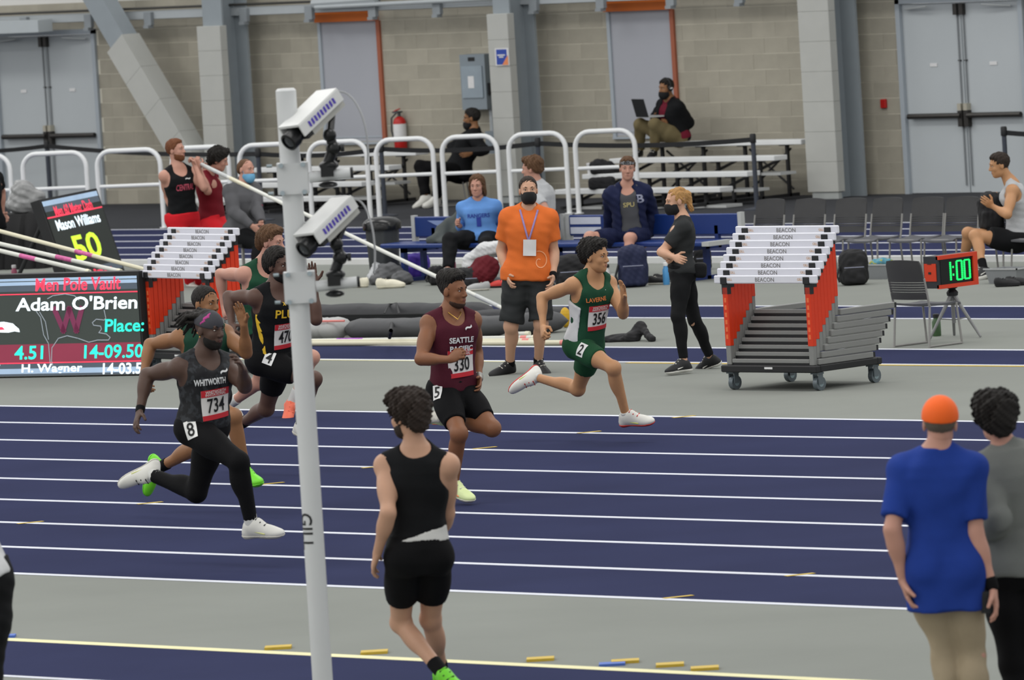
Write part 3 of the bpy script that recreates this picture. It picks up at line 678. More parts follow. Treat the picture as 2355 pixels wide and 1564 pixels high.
for j in range(len(rows)-1):
    for i in range(nx): a = j*(nx+1)+i; Fc.append((a, a+1, a+nx+2, a+nx+1))
Fc.append(tuple(j*(nx+1) for j in range(len(rows)))[::-1]); Fc.append(tuple(j*(nx+1)+nx for j in range(len(rows))))
dr.add(V, Fc).build('draped_case', M_drape, label='tall equipment case under a black cloth behind the scoreboard', cat='case', smooth=True)
wp = AV(58, 458, ql + r3*Lw*.5 + n3*.22); wp[2] = ZC + .19
WRAP = (wp, ZC)
bt = G(22, 640); bt[2] = 0
# ---------------------------------------------------------------- vaulting poles
M_pole = mat('pole_cream', '#d2cdb4', .4, .05, 2); M_polew = mat('pole_white', '#cfd0c8', .4, .04, 2); M_pink = mat('pole_pink_wrap', '#c65f95', .5, .25, 25); M_purp = mat('pole_purple_wrap', '#9a4fb4', .5, .35, 30)
M_tape = mat('pole_grip_tape', '#b9bcbb', .6, .1, 10); M_plug = mat('pole_tip_plug', '#dad7c0', .5)
def vpole(p, q, r, m, label, wraps=(), plug=True, group='vaulting poles'):
    p, q = np.asarray(p, float), np.asarray(q, float)
    root = empty('vaulting_pole', (p+q)/2 - A(0, 0, r), label, 'pole', group)
    MB().tube([p, q], r, 12).build('shaft', m, root, smooth=True)
    for a, b, mm in wraps: MB().tube([p+(q-p)*a, p+(q-p)*b], r*1.06, 12).build('tape_wrap', mm, root, smooth=True)
    if plug: MB().tube([q - (q-p)*.002, q + nrm(q-p)*.04], r*1.12, 12).build('tip_plug', M_plug, root, smooth=True)
# three poles resting on a rack out of view at left, tips behind the scoreboard
zc = lambda px, py, Y: AY(px, py, Y)
vpole(zc(-260, 463, 48.4), zc(338, 621, 48.1), .021, M_pole, 'cream vaulting pole, highest of the three leaning at left', [(.735, .80, M_pink)])
vpole(zc(-240, 506, 48.1), zc(272, 623, 47.9), .022, M_polew, 'white vaulting pole, middle of the three leaning at left', [(.73, .80, M_pink)])
vpole(zc(-240, 520, 47.8), zc(200, 624, 47.6), .022, M_polew, 'white vaulting pole, lowest of the three leaning at left', [(.66, .74, M_pink)])
rk = zc(-150, 530, 48.1)
rkr = empty('pole_rack', (rk[0], rk[1], 0), 'metal pole rack standing just beyond the left edge', 'rack')
for dx in (-.25, .25): MB().tube([(rk[0]+dx, rk[1]+.5, 0), (rk[0]+dx, rk[1]+.5, 1.3)], .025, 8).build('upright', M_tri, rkr)
MB().tube([(rk[0]-.3, rk[1]+.5, 1.25), (rk[0]+.3, rk[1]+.5, 1.25)], .025, 8).build('crossbar', M_tri, rkr)
# poles lying on the floor
def lying(pxa, pya, pxb, pyb, r, m, label, wraps):
    a, b = G(pxa, pya, r), G(pxb, pyb, r); vpole(a, b, r, m, label, wraps)
lying(600, 780, 1210, 768, .024, M_polew, 'white vaulting pole on the floor, farthest of the four', [(.94, .965, mat('pole_red_tape', '#d9837d', .5))])
lying(560, 787, 1226, 777, .024, M_polew, 'white vaulting pole with purple wrap on the floor, second from the back', [(.33, .42, M_purp), (.96, .98, MATS['pole_red_tape'])])
lying(660, 786, 1245, 783.5, .023, M_pole, 'cream vaulting pole on the floor, second from the front', [(.93, .955, MATS['pole_red_tape'])])
lying(640, 791, 1322, 788, .024, M_pole, 'cream vaulting pole on the floor, nearest of the four', [(.955, .98, MATS['pole_red_tape'])])
# long pole bags
M_bagd = mat('pole_bag_grey', '#47484a', .6, .12, 4, bump=.5, bscale=12); M_bagb = mat('pole_bag_dark', '#2d2e31', .6, .12, 5, bump=.5, bscale=12); M_bagl = mat('pole_bag_light', '#a4a5a4', .55, .06, 4, bump=.3, bscale=9)
def sack(pts, r, name, m, label, cat, squash=.75, n=14, group=None, extra=None):
    root = empty(name, pts[0], label, cat, group); b = MB(); P = [np.asarray(p, float) for p in pts]; V = []; Fc = []
    d0 = nrm(P[-1]-P[0]); s0 = nrm(np.cross(A(0, 0, 1), d0)); rnd = random.Random(label); K = 26
    for k in range(K+1):
        t = k/K; i = min(int(t*(len(P)-1)), len(P)-2); f = t*(len(P)-1)-i; c = P[i]*(1-f)+P[i+1]*f; e = min(1, min(t, 1-t)*14)**.5
        rr = r*e*(1 + .03*math.sin(k*.9+rnd.random()) + .045*rnd.uniform(-1, 1))
        for q in range(n): an = 2*math.pi*q/n; V.append(c + s0*math.cos(an)*rr + A(0, 0, max(-r*squash*.96, math.sin(an)*rr*squash)+r*squash))
    for k in range(K):
        for q in range(n): Fc.append((k*n+q, k*n+(q+1) % n, (k+1)*n+(q+1) % n, (k+1)*n+q))
    Fc.append(tuple(reversed(range(n)))); Fc.append(tuple(K*n+q for q in range(n)))
    b.add(V, Fc).build('sack', m, root, smooth=True); return root
sk = sack([G(640, 748), G(900, 744), G(1140, 742)], .17, 'pole_bag', M_bagb, 'long dark pole bag on the floor behind the others', 'bag', .6, group='pole bags')
MB().tube([G(700, 726, .16), G(1000, 722, .16)], .012, 6).build('strap', M_belt, sk)
MB().tube([G(884, 722, .15), G(895, 700, .2), G(912, 698, .2), G(918, 722, .15)], .012, 6).build('handle', M_belt, sk)
sk = sack([G(790, 782), G(960, 781), G(1130, 776), G(1310, 762)], .17, 'pole_bag', M_bagd, 'long grey pole bag lying behind the cream poles', 'bag', .62, group='pole bags')
MB().tube([G(901, 742, .15), G(899, 760, .26), G(896, 776, .1)], .02, 6).build('strap', M_belt, sk)
sk = sack([G(640, 784), G(720, 783), G(800, 782)], .18, 'pole_bag', M_bagl, 'light grey pole bag end with red print beside the camera mast', 'bag', .62, group='pole bags')
MB().tube([G(722, 739, .2), G(792, 738, .2)], .012, 6).build('print', MATS['pole_red_tape'], sk)
sk = sack([G(1010, 764), G(1200, 752), G(1314, 748)], .15, 'pole_bag', M_bagb, 'dark pole bag with yellow end patch behind the man in orange', 'bag', .62, group='pole bags')
MB().ball(G(1300, 730, .1), (.05, .06, .1)).build('end_patch', mat('patch_yellow', '#c29a1e', .5), sk)
# ---------------------------------------------------------------- dustbin
tb = G(886, 643); tb[2] = 0; M_bin = mat('bin_grey', '#3b3e40', .5, .05); M_lid = mat('bin_lid', '#161718', .2)
bn = empty('dustbin', tb, 'ribbed dark grey dustbin with domed black lid', 'dustbin')
V = []; Fc = []; n = 48
for j, (rr, z) in enumerate(((.155, 0), (.16, .02), (.185, .52), (.185, .56))):
    for k in range(n): a = 2*math.pi*k/n; q = rr*(1 - (.035 if k % 4 < 2 and j in (1, 2) else 0)); V.append(tb + A(q*math.cos(a), q*math.sin(a), z))
for j in range(3):
    for k in range(n): Fc.append((j*n+k, j*n+(k+1) % n, (j+1)*n+(k+1) % n, (j+1)*n+k))
Fc.append(tuple(reversed(range(n)))); Fc.append(tuple(3*n+k for k in range(n)))
MB().add(V, Fc).build('body', M_bin, bn, smooth=True)
MB().lathe(tb + A(0, 0, .555), [(.215, 0), (.218, .07), (.20, .095), (.16, .125), (.08, .14), (.02, .142)], 28).build('lid', M_lid, bn, smooth=True)
# ---------------------------------------------------------------- camera mast
M_mast = mat('mast_white', '#c6c8c8', .4, .02)
mp = A(0, 0, 0); q = AV(742, 1564, G(742, 1660)); mp = A(q[0], q[1], 0)
mast = empty('camera_mast', mp, 'tall white round mast carrying two timing cameras', 'mast')
mtop = AV(646, 204, mp)[2]; MR = .056
MB().lathe(mp, [(.16, 0), (.16, .02), (MR, .025), (MR, mtop-.012), (MR*.8, mtop)], 24).build('pole', M_mast, mast, smooth=True)
MV = mp; md = nrm(LAT); mv = VD
def mast_pt(px, py, off=0): return AV(px, py, mp, off)
zt_ = lambda py: mast_pt(690, py)[2]
cpx = (mast_pt(706, 1225) - mp)@LAT
t_ = text2d('GILL', .115, .01, .9)
def wrap_text(V, zc_, ang0):
    P = []
    for x, y in V: an = ang0 + y/MR; P.append(mp + LAT*math.sin(an)*(MR+.0015) - VD*math.cos(an)*(MR+.0015) + A(0, 0, zc_ - x))
    return P
from itertools import chain
def subdiv(V, Fc, n=1):
    import bmesh
    bm = bmesh.new(); vs = [bm.verts.new((v[0], v[1], 0)) for v in V]
    for f in Fc:
        try: bm.faces.new([vs[i] for i in f])
        except ValueError: pass
    bmesh.ops.triangulate(bm, faces=bm.faces[:])
    for _ in range(n): bmesh.ops.subdivide_edges(bm, edges=bm.edges[:], cuts=1, use_grid_fill=True)
    bm.verts.index_update(); out = np.array([v.co[:2] for v in bm.verts]), [tuple(v.index for v in f.verts) for f in bm.faces]; bm.free(); return out
sv, sf = subdiv(*t_, 2)
MB().add(wrap_text(sv, zt_(1222), -.75), sf).build('lettering', mat('mast_letter_black', '#1b1c1e', .5), mast)
M_zinc = mat('zinc_bolt', '#9fabb0', .35, metal=.6); M_hous = mat('camera_housing_white', '#d4d5d3', .4, .02); M_lens = mat('lens_black', '#141516', .3, .1); M_pur = mat('purple_print', '#4b3aa6', .5)
M_housg = mat('camera_underside', '#b4b4ae', .5, .05)
def timing_cam(pcl, pctop, label):
    """clamp at pixel pcl (on the mast), housing roof centre near pctop"""
    zc0 = mast_pt(*pcl)[2]
    root = empty('timing_camera', mp + A(0, 0, zc0-.1), label, 'camera', 'timing cameras on the mast')
    def L(a, b, c): return mp + LAT*a + A(0, 0, zc0+b) - VD*c      # right, up, towards the camera
    MB().box(-.09, .09, -.11, .11, 0, .001) if False else None
    MB().obox(L(.01, 0, .0), (LAT, A(0, 0, 1), VD), (.085, .085, .07)).build('clamp', M_mast, root)
    for s in (-1, 1):
        for x in (-.05, .07): MB().tube([L(x, s*.075, .075), L(x, s*.075, .095)], .014, 6).build('bolt', M_zinc, root)
        MB().tube([L(-.1, s*.075, .03), L(-.13, s*.075, .03)], .01, 6).build('bolt', M_zinc, root)
    MB().tube([L(.10, .0, .05), L(.325, .012, .05)], .030, 12).build('arm', M_mast, root, smooth=True)
    MB().tube([L(.325, .012, .05), L(.34, .0125, .05)], .031, 12).build('arm_cap', M_blk_pl, root, smooth=True)
    MB().bbox(0, .001, 0, .001, 0, .001) if False else None
    MB().obox(L(.20, .035, .05), (LAT, A(0, 0, 1), VD), (.035, .035, .05)).ball(L(.21, .06, .05), (.06, .05, .03), n=12, m=8).build('pan_head', M_lens, root, smooth=True)
    MB().ball(L(.20, -.045, .05), (.06, .05, .02), n=12, m=6).build('lock_nut', M_lens, root, smooth=True)
    MB().tube([L(.2, .06, .05), L(.235, .14, .05)], .03, 10).ball(L(.24, .15, .05), .042).tube([L(.24, .15, .05), L(.225, .23, .05)], .028, 10).ball(L(.225, .225, .06), .038).build('ball_head', M_lens, root, smooth=True)
    MB().tube([L(.28, .15, .05), L(.30, .15, .05)], .022, 10).build('knob', M_blk_pl, root, smooth=True)
    tc_ = AV(pctop[0], pctop[1], mp, -.05); zc1 = tc_[2]
    # housing looks down to the left and towards the viewer; roof tilts with it
    fw = nrm(-LAT*.62 - A(0, 0, 1)*.52 - VD*.60); sd = nrm(np.cross(fw, A(0, 0, 1))); 
    sd = nrm(LAT*.55 - VD*.80 - fw*((LAT*.55 - VD*.80)@fw)); up = nrm(np.cross(sd, fw)); up = up if up[2] > 0 else -up
    o = tc_
    def H(a, b, c): return o + fw*a + sd*b + up*c
    hl, hw = .175, .085
    MB().obox(H(0, 0, 0), (fw, sd, up), (hl, hw, .007)).build('roof', M_hous, root)
    for s in (-1, 1): 
        sh = MB().obox(H(0, s*hw, -.035), (fw, sd, up), (hl, .005, .035)).build('side_shield', M_hous, root)
        if s > 0:
            for k in range(9): MB().obox(H(-.11+k*.027, s*(hw+.006), -.035), (nrm(fw+up*.3*(-1)**k), sd, up), (.008, .0015, .017)).build('print', M_pur, sh)
    MB().obox(H(-.04, 0, -.06), (fw, sd, up), (hl*.8, hw*.82, .05)).build('body', M_housg, root)
    MB().obox(H(.115, 0, -.06), (fw, sd, up), (.03, hw*.78, .045)).build('front_plate', M_lens, root)
    ax = (sd, up, fw)
    MB().lathe(H(.12, 0, -.065), [(.045, 0), (.045, .05), (.052, .055), (.052, .11), (.04, .115), (.038, .09)], 18, ax).build('lens', M_lens, root, smooth=True)
    MB().lathe(H(.225, 0, -.065), [(.036, 0), (.02, .006), (.0, .008)], 18, ax).build('lens_glass', mat('lens_glass', '#20242c', .05, spec=.8), root, smooth=True)
    MB().tube([H(-.12, .02, -.1), L(.23, .24, .05)], .02, 8).build('mount_bracket', M_lens, root)
    ctl = [H(-.17, .02, -.03), H(-.30, .06, -.02), L(.46, .30, .03), L(.42, .05, .02)]
    MB().tube([ctl[0]*(1-t)**3 + ctl[1]*3*t*(1-t)**2 + ctl[2]*3*t*t*(1-t) + ctl[3]*t**3 for t in np.linspace(0, 1, 14)], .006, 6).build('cable', mat('cable_clear', '#9c9ea0', .3), root, smooth=True)
timing_cam((670, 410), (708, 250), 'white timing camera, upper of the two on the mast')
timing_cam((692, 660), (742, 497), 'white timing camera, lower of the two on the mast')
# ---------------------------------------------------------------- bags, bottles, shoes and clothes on the floor
M_navy = mat('bag_navy', '#1d2340', .75, .12, 7, bump=.4, bscale=25); M_bk = mat('bag_black', '#1c1c1e', .75, .12, 7, bump=.4, bscale=25); M_purb = mat('bag_purple', '#4a31a0', .6, .08, 6, bump=.3, bscale=20)
M_gcl = mat('cloth_light_grey', '#aeb0b2', .85, .08, 9, bump=.5, bscale=20); M_dcl = mat('cloth_dark_grey', '#58595b', .85, .1, 9, bump=.5, bscale=20); M_cream = mat('clog_cream', '#ddd8c4', .5, .04)
# ================================================================ smooth solids (distance fields meshed with surface nets)
def net(prims, vox, planes=(), fold=0., fscale=25., seed=0, soft=0.):
    """prims: (fn, lo, hi, k, op[, cuts]) ; returns verts, quads"""
    us = [p for p in prims if p[4] == 'u']
    lo = np.min([p[1] for p in us], 0) - 3*vox - .01; hi = np.max([p[2] for p in us], 0) + 3*vox + .01
    n = np.ceil((hi-lo)/vox).astype(int) + 1
    ax = [(lo[i] + np.arange(n[i])*vox).astype(np.float32) for i in range(3)]
    D = np.full(n, .25, np.float32)
    for pr in prims:
        fn, a, b, k, op = pr[:5]; m = .06 if op == 'u' else .03
        i0 = np.clip(((a-m-lo)/vox).astype(int), 0, n-1); i1 = np.clip(((b+m-lo)/vox).astype(int)+2, 1, n)
        sl = tuple(slice(i0[i], i1[i]) for i in range(3))
        X = ax[0][sl[0]][:, None, None]; Y = ax[1][sl[1]][None, :, None]; Z = ax[2][sl[2]][None, None, :]
        d = fn(X, Y, Z)
        for pt, nn_ in (pr[5] if len(pr) > 5 else ()):
            d = np.maximum(d, (X-pt[0])*nn_[0] + (Y-pt[1])*nn_[1] + (Z-pt[2])*nn_[2])
        E = D[sl]
        if op == 'u':
            if k > 0: h = np.maximum(k - np.abs(E-d), 0)/k; D[sl] = np.minimum(E, d) - h*h*k*.25
            else: D[sl] = np.minimum(E, d)
        else:
            d = -d
            if k > 0: h = np.maximum(k - np.abs(E-d), 0)/k; D[sl] = np.maximum(E, d) + h*h*k*.25
            else: D[sl] = np.maximum(E, d)
    X = ax[0][:, None, None]; Y = ax[1][None, :, None]; Z = ax[2][None, None, :]
    if fold:
        rs = np.random.RandomState(seed); acc = 0
        for q in range(5):
            w_ = rs.normal(size=3)*fscale*(.6+.35*q); acc = acc + np.sin(w_[0]*X + w_[1]*Y + w_[2]*Z + rs.rand()*6.28)*(1/(1+.4*q))
        D += (fold*.5*acc).astype(np.float32)
    for pt, nn_ in planes:
        pl = ((X-pt[0])*nn_[0] + (Y-pt[1])*nn_[1] + (Z-pt[2])*nn_[2]).astype(np.float32)
        if soft:
            pl = pl + (.35*soft*acc).astype(np.float32); h = np.maximum(soft - np.abs(D-pl), 0)/soft; D = np.maximum(D, pl) + h*h*soft*.25
        else: D = np.maximum(D, pl)
    ins = D < 0
    c = np.zeros(np.array(n)-1, np.uint8)
    for i in (0, 1):
        for j in (0, 1):
            for k in (0, 1): c += ins[i:n[0]-1+i, j:n[1]-1+j, k:n[2]-1+k]
    I = np.argwhere((c > 0) & (c < 8))
    if len(I) == 0: return np.zeros((0, 3)), np.zeros((0, 4), int)
    idx = np.full(c.shape, -1, np.int32); idx[tuple(I.T)] = np.arange(len(I))
    cv = {}
    for i in (0, 1):
        for j in (0, 1):
            for k in (0, 1): cv[i, j, k] = D[I[:, 0]+i, I[:, 1]+j, I[:, 2]+k]
    acc = np.zeros((len(I), 3)); cnt = np.zeros(len(I))
    for a in cv:
        for d_ in range(3):
            if a[d_] == 0:
                b = list(a); b[d_] = 1; b = tuple(b); va, vb = cv[a], cv[b]; m = (va < 0) != (vb < 0)
                t = np.where(m, va/(va - vb + 1e-12), 0); p = np.tile(np.array(a, float), (len(I), 1)); p[:, d_] = t
                acc[m] += p[m]; cnt[m] += 1
    V = lo + (I + acc/np.maximum(cnt, 1)[:, None])*vox
    Q = []
    for d_ in range(3):
        e1, e2 = [(1, 2), (2, 0), (0, 1)][d_]
        s0 = [slice(None)]*3; s1 = [slice(None)]*3; s0[d_] = slice(0, -1); s1[d_] = slice(1, None)
        ch = ins[tuple(s0)] != ins[tuple(s1)]; E_ = np.argwhere(ch); E_ = E_[(E_[:, e1] > 0) & (E_[:, e2] > 0) & (E_[:, e1] < n[e1]-1) & (E_[:, e2] < n[e2]-1)]
        if len(E_) == 0: continue
        a = E_.copy(); b = E_.copy(); b[:, e1] -= 1; c_ = b.copy(); c_[:, e2] -= 1; d4 = E_.copy(); d4[:, e2] -= 1
        q = np.stack([idx[tuple(x.T)] for x in (a, b, c_, d4)], 1)
        flip = ~ins[tuple(E_.T)]; q[flip] = q[flip][:, ::-1]; Q.append(q)
    Q = np.concatenate(Q); Q = Q[(Q >= 0).all(1)]
    return V, Q
def RC(a, b, ra, rb, k=.03, op='u', cuts=()):
    a, b = np.asarray(a, float), np.asarray(b, float); ba = b-a; L2 = max(ba@ba, 1e-9)
    def fn(X, Y, Z):
        x, y, z = X-a[0], Y-a[1], Z-a[2]; h = np.clip((x*ba[0]+y*ba[1]+z*ba[2])/L2, 0, 1)
        return np.sqrt((x-ba[0]*h)**2 + (y-ba[1]*h)**2 + (z-ba[2]*h)**2) - (ra + (rb-ra)*h)
    m = max(ra, rb); return (fn, np.minimum(a, b)-m, np.maximum(a, b)+m, k, op, cuts)
def EL(c, ax, r, k=.03, op='u', cuts=()):
    c = np.asarray(c, float); ax = [np.asarray(q, float) for q in ax]; r = A(*r) if hasattr(r, '__len__') else A(r, r, r)
    def fn(X, Y, Z):
        x, y, z = X-c[0], Y-c[1], Z-c[2]; q = [(x*a_[0]+y*a_[1]+z*a_[2]) for a_ in ax]
        k0 = np.sqrt((q[0]/r[0])**2+(q[1]/r[1])**2+(q[2]/r[2])**2); k1 = np.sqrt((q[0]/r[0]**2)**2+(q[1]/r[1]**2)**2+(q[2]/r[2]**2)**2)
        return k0*(k0-1)/(k1+1e-6)
    ext = np.sqrt(sum((np.abs(a_)*rr)**2 for a_, rr in zip(ax, r))); return (fn, c-ext, c+ext, k, op, cuts)
def RB(c, ax, b, r, k=.02, op='u', cuts=()):
    c = np.asarray(c, float); ax = [np.asarray(q, float) for q in ax]
    def fn(X, Y, Z):
        x, y, z = X-c[0], Y-c[1], Z-c[2]; q = [np.abs(x*a_[0]+y*a_[1]+z*a_[2]) - (bb-r) for a_, bb in zip(ax, b)]
        return np.sqrt(sum(np.maximum(v, 0)**2 for v in q)) + np.minimum(np.maximum(np.maximum(q[0], q[1]), q[2]), 0) - r
    ext = sum(np.abs(a_)*bb for a_, bb in zip(ax, b)); return (fn, c-ext, c+ext, k, op, cuts)
def LOFT(p0, p1, l0, l1, prof, bulge, k=.03, cuts=(), inf=0.):
    """body of changing oval section between p0 and p1; l0, l1 left vectors; prof rows (t, half width, half depth, forward shift)"""
    p0, p1 = np.asarray(p0, float), np.asarray(p1, float); u = p1-p0; L = np.linalg.norm(u); u = u/L
    l0 = nrm(l0 - u*(l0@u)); l1 = nrm(l1 - u*(l1@u)); T = np.array([r[0] for r in prof]); Aw = np.array([r[1] for r in prof])+inf; Bw = np.array([r[2] for r in prof])+inf; Sh = np.array([r[3] for r in prof])
    bulge = np.asarray(bulge, float)
    def fn(X, Y, Z):
        x, y, z = X-p0[0], Y-p0[1], Z-p0[2]; t = (x*u[0]+y*u[1]+z*u[2])/L; tc = np.clip(t, T[0], T[-1]); g = np.clip(t, 0, 1)
        w4 = 4*g*(1-g); x = x-bulge[0]*w4; y = y-bulge[1]*w4; z = z-bulge[2]*w4
        lx, ly, lz = (l0[i]+(l1[i]-l0[i])*g for i in range(3)); s = np.sqrt(lx*lx+ly*ly+lz*lz); lx, ly, lz = lx/s, ly/s, lz/s
        fx, fy, fz = ly*u[2]-lz*u[1], lz*u[0]-lx*u[2], lx*u[1]-ly*u[0]
        a = np.interp(tc, T, Aw); b = np.interp(tc, T, Bw); sh = np.interp(tc, T, Sh)
        qa = x*lx+y*ly+z*lz; qb = x*fx+y*fy+z*fz - sh; e = 2.5
        r = ((np.abs(qa)/a)**e + (np.abs(qb)/b)**e + 1e-9)**(1/e); dl = (r-1)*np.minimum(a, b)*np.clip(.75+.25*r, .7, 1)
        dt = np.maximum(np.abs(t-tc)*L, 0); return np.where(dt > 0, np.sqrt(np.maximum(dl, 0)**2+dt**2)+np.minimum(dl, 0)*0, dl)
    m = max(Aw.max(), Bw.max())+.05; q0, q1 = p0+u*L*T[0], p0+u*L*T[-1]
    pts = np.array([q0, q1, p0+bulge, p1+bulge, p0, p1]); return (fn, pts.min(0)-m, pts.max(0)+m, k, 'u', cuts)
def part(name, parts, m, parent, smooth=True):
    """join (verts, quads) pairs into one mesh part"""
    Vs, Fs, n = [], [], 0
    for V, Q in parts:
        if len(V): Vs.append(V); Fs.append(Q+n); n += len(V)
    me = np_mesh(name, np.concatenate(Vs) - wloc(parent), np.concatenate(Fs), smooth); return link_mesh(name, me, m, parent)
# ---------------------------------------------------------------- people
TORSO = [(-.20, .125, .10, -.005), (-.08, .160, .118, -.008), (.06, .165, .118, -.006), (.22, .148, .105, .006), (.34, .140, .102, .010), (.50, .152, .112, .010), (.66, .168, .120, .008), (.80, .172, .112, 0), (.90, .140, .092, -.008), (.98, .085, .070, -.012), (1.04, .06, .058, -.01)]
TORSO_F = [(-.20, .130, .11, -.01), (-.08, .172, .125, -.012), (.06, .168, .118, -.006), (.22, .138, .100, .006), (.34, .128, .097, .010), (.50, .140, .115, .014), (.66, .152, .122, .012), (.80, .155, .104, 0), (.90, .125, .085, -.008), (.98, .078, .064, -.012), (1.04, .055, .054, -.01)]
class Human:
    """joints found from where the photograph shows them, bones kept at human length"""
    def __init__(s, label, pel, nk, head, look, hips, chest, s_=1., girth=1., fem=False, bulge=(0, 0, 0), group=None, sh_drop=.078, hs=1., tilt=(0, 0)):
        s.s = s_; s.g = girth; s.fem = fem; s.pel, s.nk, s.hc = (np.asarray(q, float) for q in (pel, nk, head)); s.bulge = np.asarray(bulge, float); s.hs = hs*s_
        s.u = nrm(s.nk-s.pel); hd = lambda a: A(math.cos(math.radians(a)), math.sin(math.radians(a)), 0)
        fl = lambda a: nrm(np.cross(A(0, 0, 1), hd(a)))
        s.lh = nrm(fl(hips) - s.u*(fl(hips)@s.u)); s.lc = nrm(fl(chest) - s.u*(fl(chest)@s.u)); s.fc = nrm(np.cross(s.lc, s.u)); s.fh = nrm(np.cross(s.lh, s.u))
        hu = nrm(nrm(s.hc - s.nk)*.5 + A(0, 0, .8)); f = hd(look); f = nrm(f + A(0, 0, math.sin(math.radians(tilt[0])))); s.hf = nrm(f - hu*(f@hu)*.8); s.hu = nrm(hu - s.hf*(hu@s.hf)); s.hl = np.cross(s.hu, s.hf)
        g = s_
        s.J = {}
        for sd, k in (('L', 1), ('R', -1)):
            s.J['sh'+sd] = s.nk - s.u*sh_drop*g + s.lc*k*(.168 if not fem else .15)*g
            s.J['hp'+sd] = s.pel - s.u*.03*g + s.lh*k*.088*g
        s.hand = {}; s.foot = {}
        s.root = empty('person', (s.pel[0], s.pel[1], 0), label, 'person', group)
    def arm(s, sd, el, wr, hand=None, curl='relaxed', pn=None):
        g = s.s; J = s.J
        J['el'+sd] = on_ray(el[0], el[1], J['sh'+sd], .30*g, el[2]) if len(el) == 3 and abs(el[2]) == 1 and el[0] > -900 else np.asarray(el, float)
        J['wr'+sd] = on_ray(wr[0], wr[1], J['el'+sd], .255*g, wr[2])
        if hand is None: d = nrm(J['wr'+sd]-J['el'+sd])
        else: d = nrm(on_ray(hand[0], hand[1], J['wr'+sd], .10*g, hand[2]) - J['wr'+sd])
        s.hand[sd] = (d, curl, pn); return s
    def leg(s, sd, kn, an, toe):
        g = s.s; J = s.J
        J['kn'+sd] = on_ray(kn[0], kn[1], J['hp'+sd], .43*g, kn[2]); J['an'+sd] = on_ray(an[0], an[1], J['kn'+sd], .41*g, an[2])
        J['to'+sd] = on_ray(toe[0], toe[1], J['an'+sd], .20*g, toe[2]); return s
    def report(s):
        J = s.J; out = []
        for a, b in (('sh', 'el'), ('el', 'wr'), ('hp', 'kn'), ('kn', 'an'), ('an', 'to')):
            for sd in 'LR':
                if a+sd in J and b+sd in J: out.append(f"{a}{sd}{np.linalg.norm(J[a+sd]-J[b+sd])/s.s:.2f}")
        return ' '.join(out) + f" torso{np.linalg.norm(s.nk-s.pel)/s.s:.2f} neck{np.linalg.norm(s.hc-s.nk)/s.s:.2f} zmin {min(v[2] for v in J.values()):.2f}"
    # primitives with optional inflation
    def torso(s, inf=0., cuts=(), k=.03):
        L = np.linalg.norm(s.nk-s.pel); P = [(t, a*s.s*s.g, b*s.s*s.g, f*s.s) for t, a, b, f in (TORSO_F if s.fem else TORSO)]
        return LOFT(s.pel, s.nk, s.lh, s.lc, P, s.bulge, k, cuts, inf)
    def traps(s, inf=0., cuts=()):
        o = []
        for sd in 'LR':
            o.append(RC(s.nk + (s.hc-s.nk)*.1, s.J['sh'+sd] + s.u*.012, .05*s.s+inf, .052*s.s*s.g+inf, .04, 'u', cuts))
        return o
    def delts(s, inf=0., cuts=()):
        return [EL(s.J['sh'+sd], np.eye(3), .063*s.s*s.g+inf, .035, 'u', cuts) for sd in 'LR']
    def uarm(s, sd, inf=0., f=1., k=.025, flat=True, inf2=None):
        J = s.J; a, b = J['sh'+sd], J['el'+sd]; e = a + (b-a)*f; g = s.s*s.g; inf2 = inf if inf2 is None else inf2
        r1 = .040*g + (.052-.040)*g*(1-f)
        cuts = [(e, nrm(b-a))] if (f < 1 and flat) else ()
        out = [RC(a, e if f >= 1 else a+(b-a)*(f+.06), .054*g+inf, r1+inf2, k, 'u', cuts)]
        if f >= 1: out.append(EL(a*.52+b*.48, s.frame(b-a), (.052*g+inf, .052*g+inf, .10*s.s+inf), k, 'u'))
        return out
    def farm(s, sd, inf=0., f=1., k=.025, inf2=None):
        J = s.J; a, b = J['el'+sd], J['wr'+sd]; e = a+(b-a)*f; g = s.s*s.g; inf2 = inf if inf2 is None else inf2
        cuts = [(e, nrm(b-a))] if f < 1 else ()
        return [RC(a, e if f >= 1 else a+(b-a)*(f+.06), .040*g+inf, .026*g+(.014*g*(1-f))+inf2, k, 'u', cuts), EL(a*.72+b*.28, s.frame(b-a), (.044*g+inf, .042*g+inf, .085*s.s), k, 'u', cuts)]
    def thigh(s, sd, inf=0., f=1., k=.035, inf2=None):
        J = s.J; a, b = J['hp'+sd], J['kn'+sd]; e = a+(b-a)*f; g = s.s*s.g; inf2 = inf if inf2 is None else inf2
        cuts = [(e, nrm(b-a))] if f < 1 else ()
        return [RC(a, e if f >= 1 else a+(b-a)*(f+.1), .088*g+inf, (.054+.030*(1-min(f, 1)))*g+inf2, k, 'u', cuts), EL(a*.62+b*.38, s.frame(b-a), (.083*g+inf, .083*g+inf, .15*s.s), k, 'u', cuts)]
    def shin(s, sd, inf=0., f=1., k=.025, inf2=None):
        J = s.J; a, b = J['kn'+sd], J['an'+sd]; e = a+(b-a)*f; g = s.s*s.g; inf2 = inf if inf2 is None else inf2
        back = nrm((a-b)); th = nrm(J['hp'+sd]-a); bk = (th - back*(th@back)) ; fo = nrm(J['to'+sd]-b) if 'to'+sd in J else s.fh; bk = -(fo - back*(fo@back)); bk = nrm(bk)
        cuts = [(e, nrm(b-a))] if f < 1 else ()
        o = [RC(a, e if f >= 1 else a+(b-a)*(f+.08), .052*g+inf, (.034+.014*(1-min(f, 1)))*g+inf2, k, 'u', cuts), EL(a*.70+b*.30+bk*.022*g, s.frame(b-a), (.047*g+inf, .050*g+inf, .115*s.s), k, 'u', cuts)]
        return o
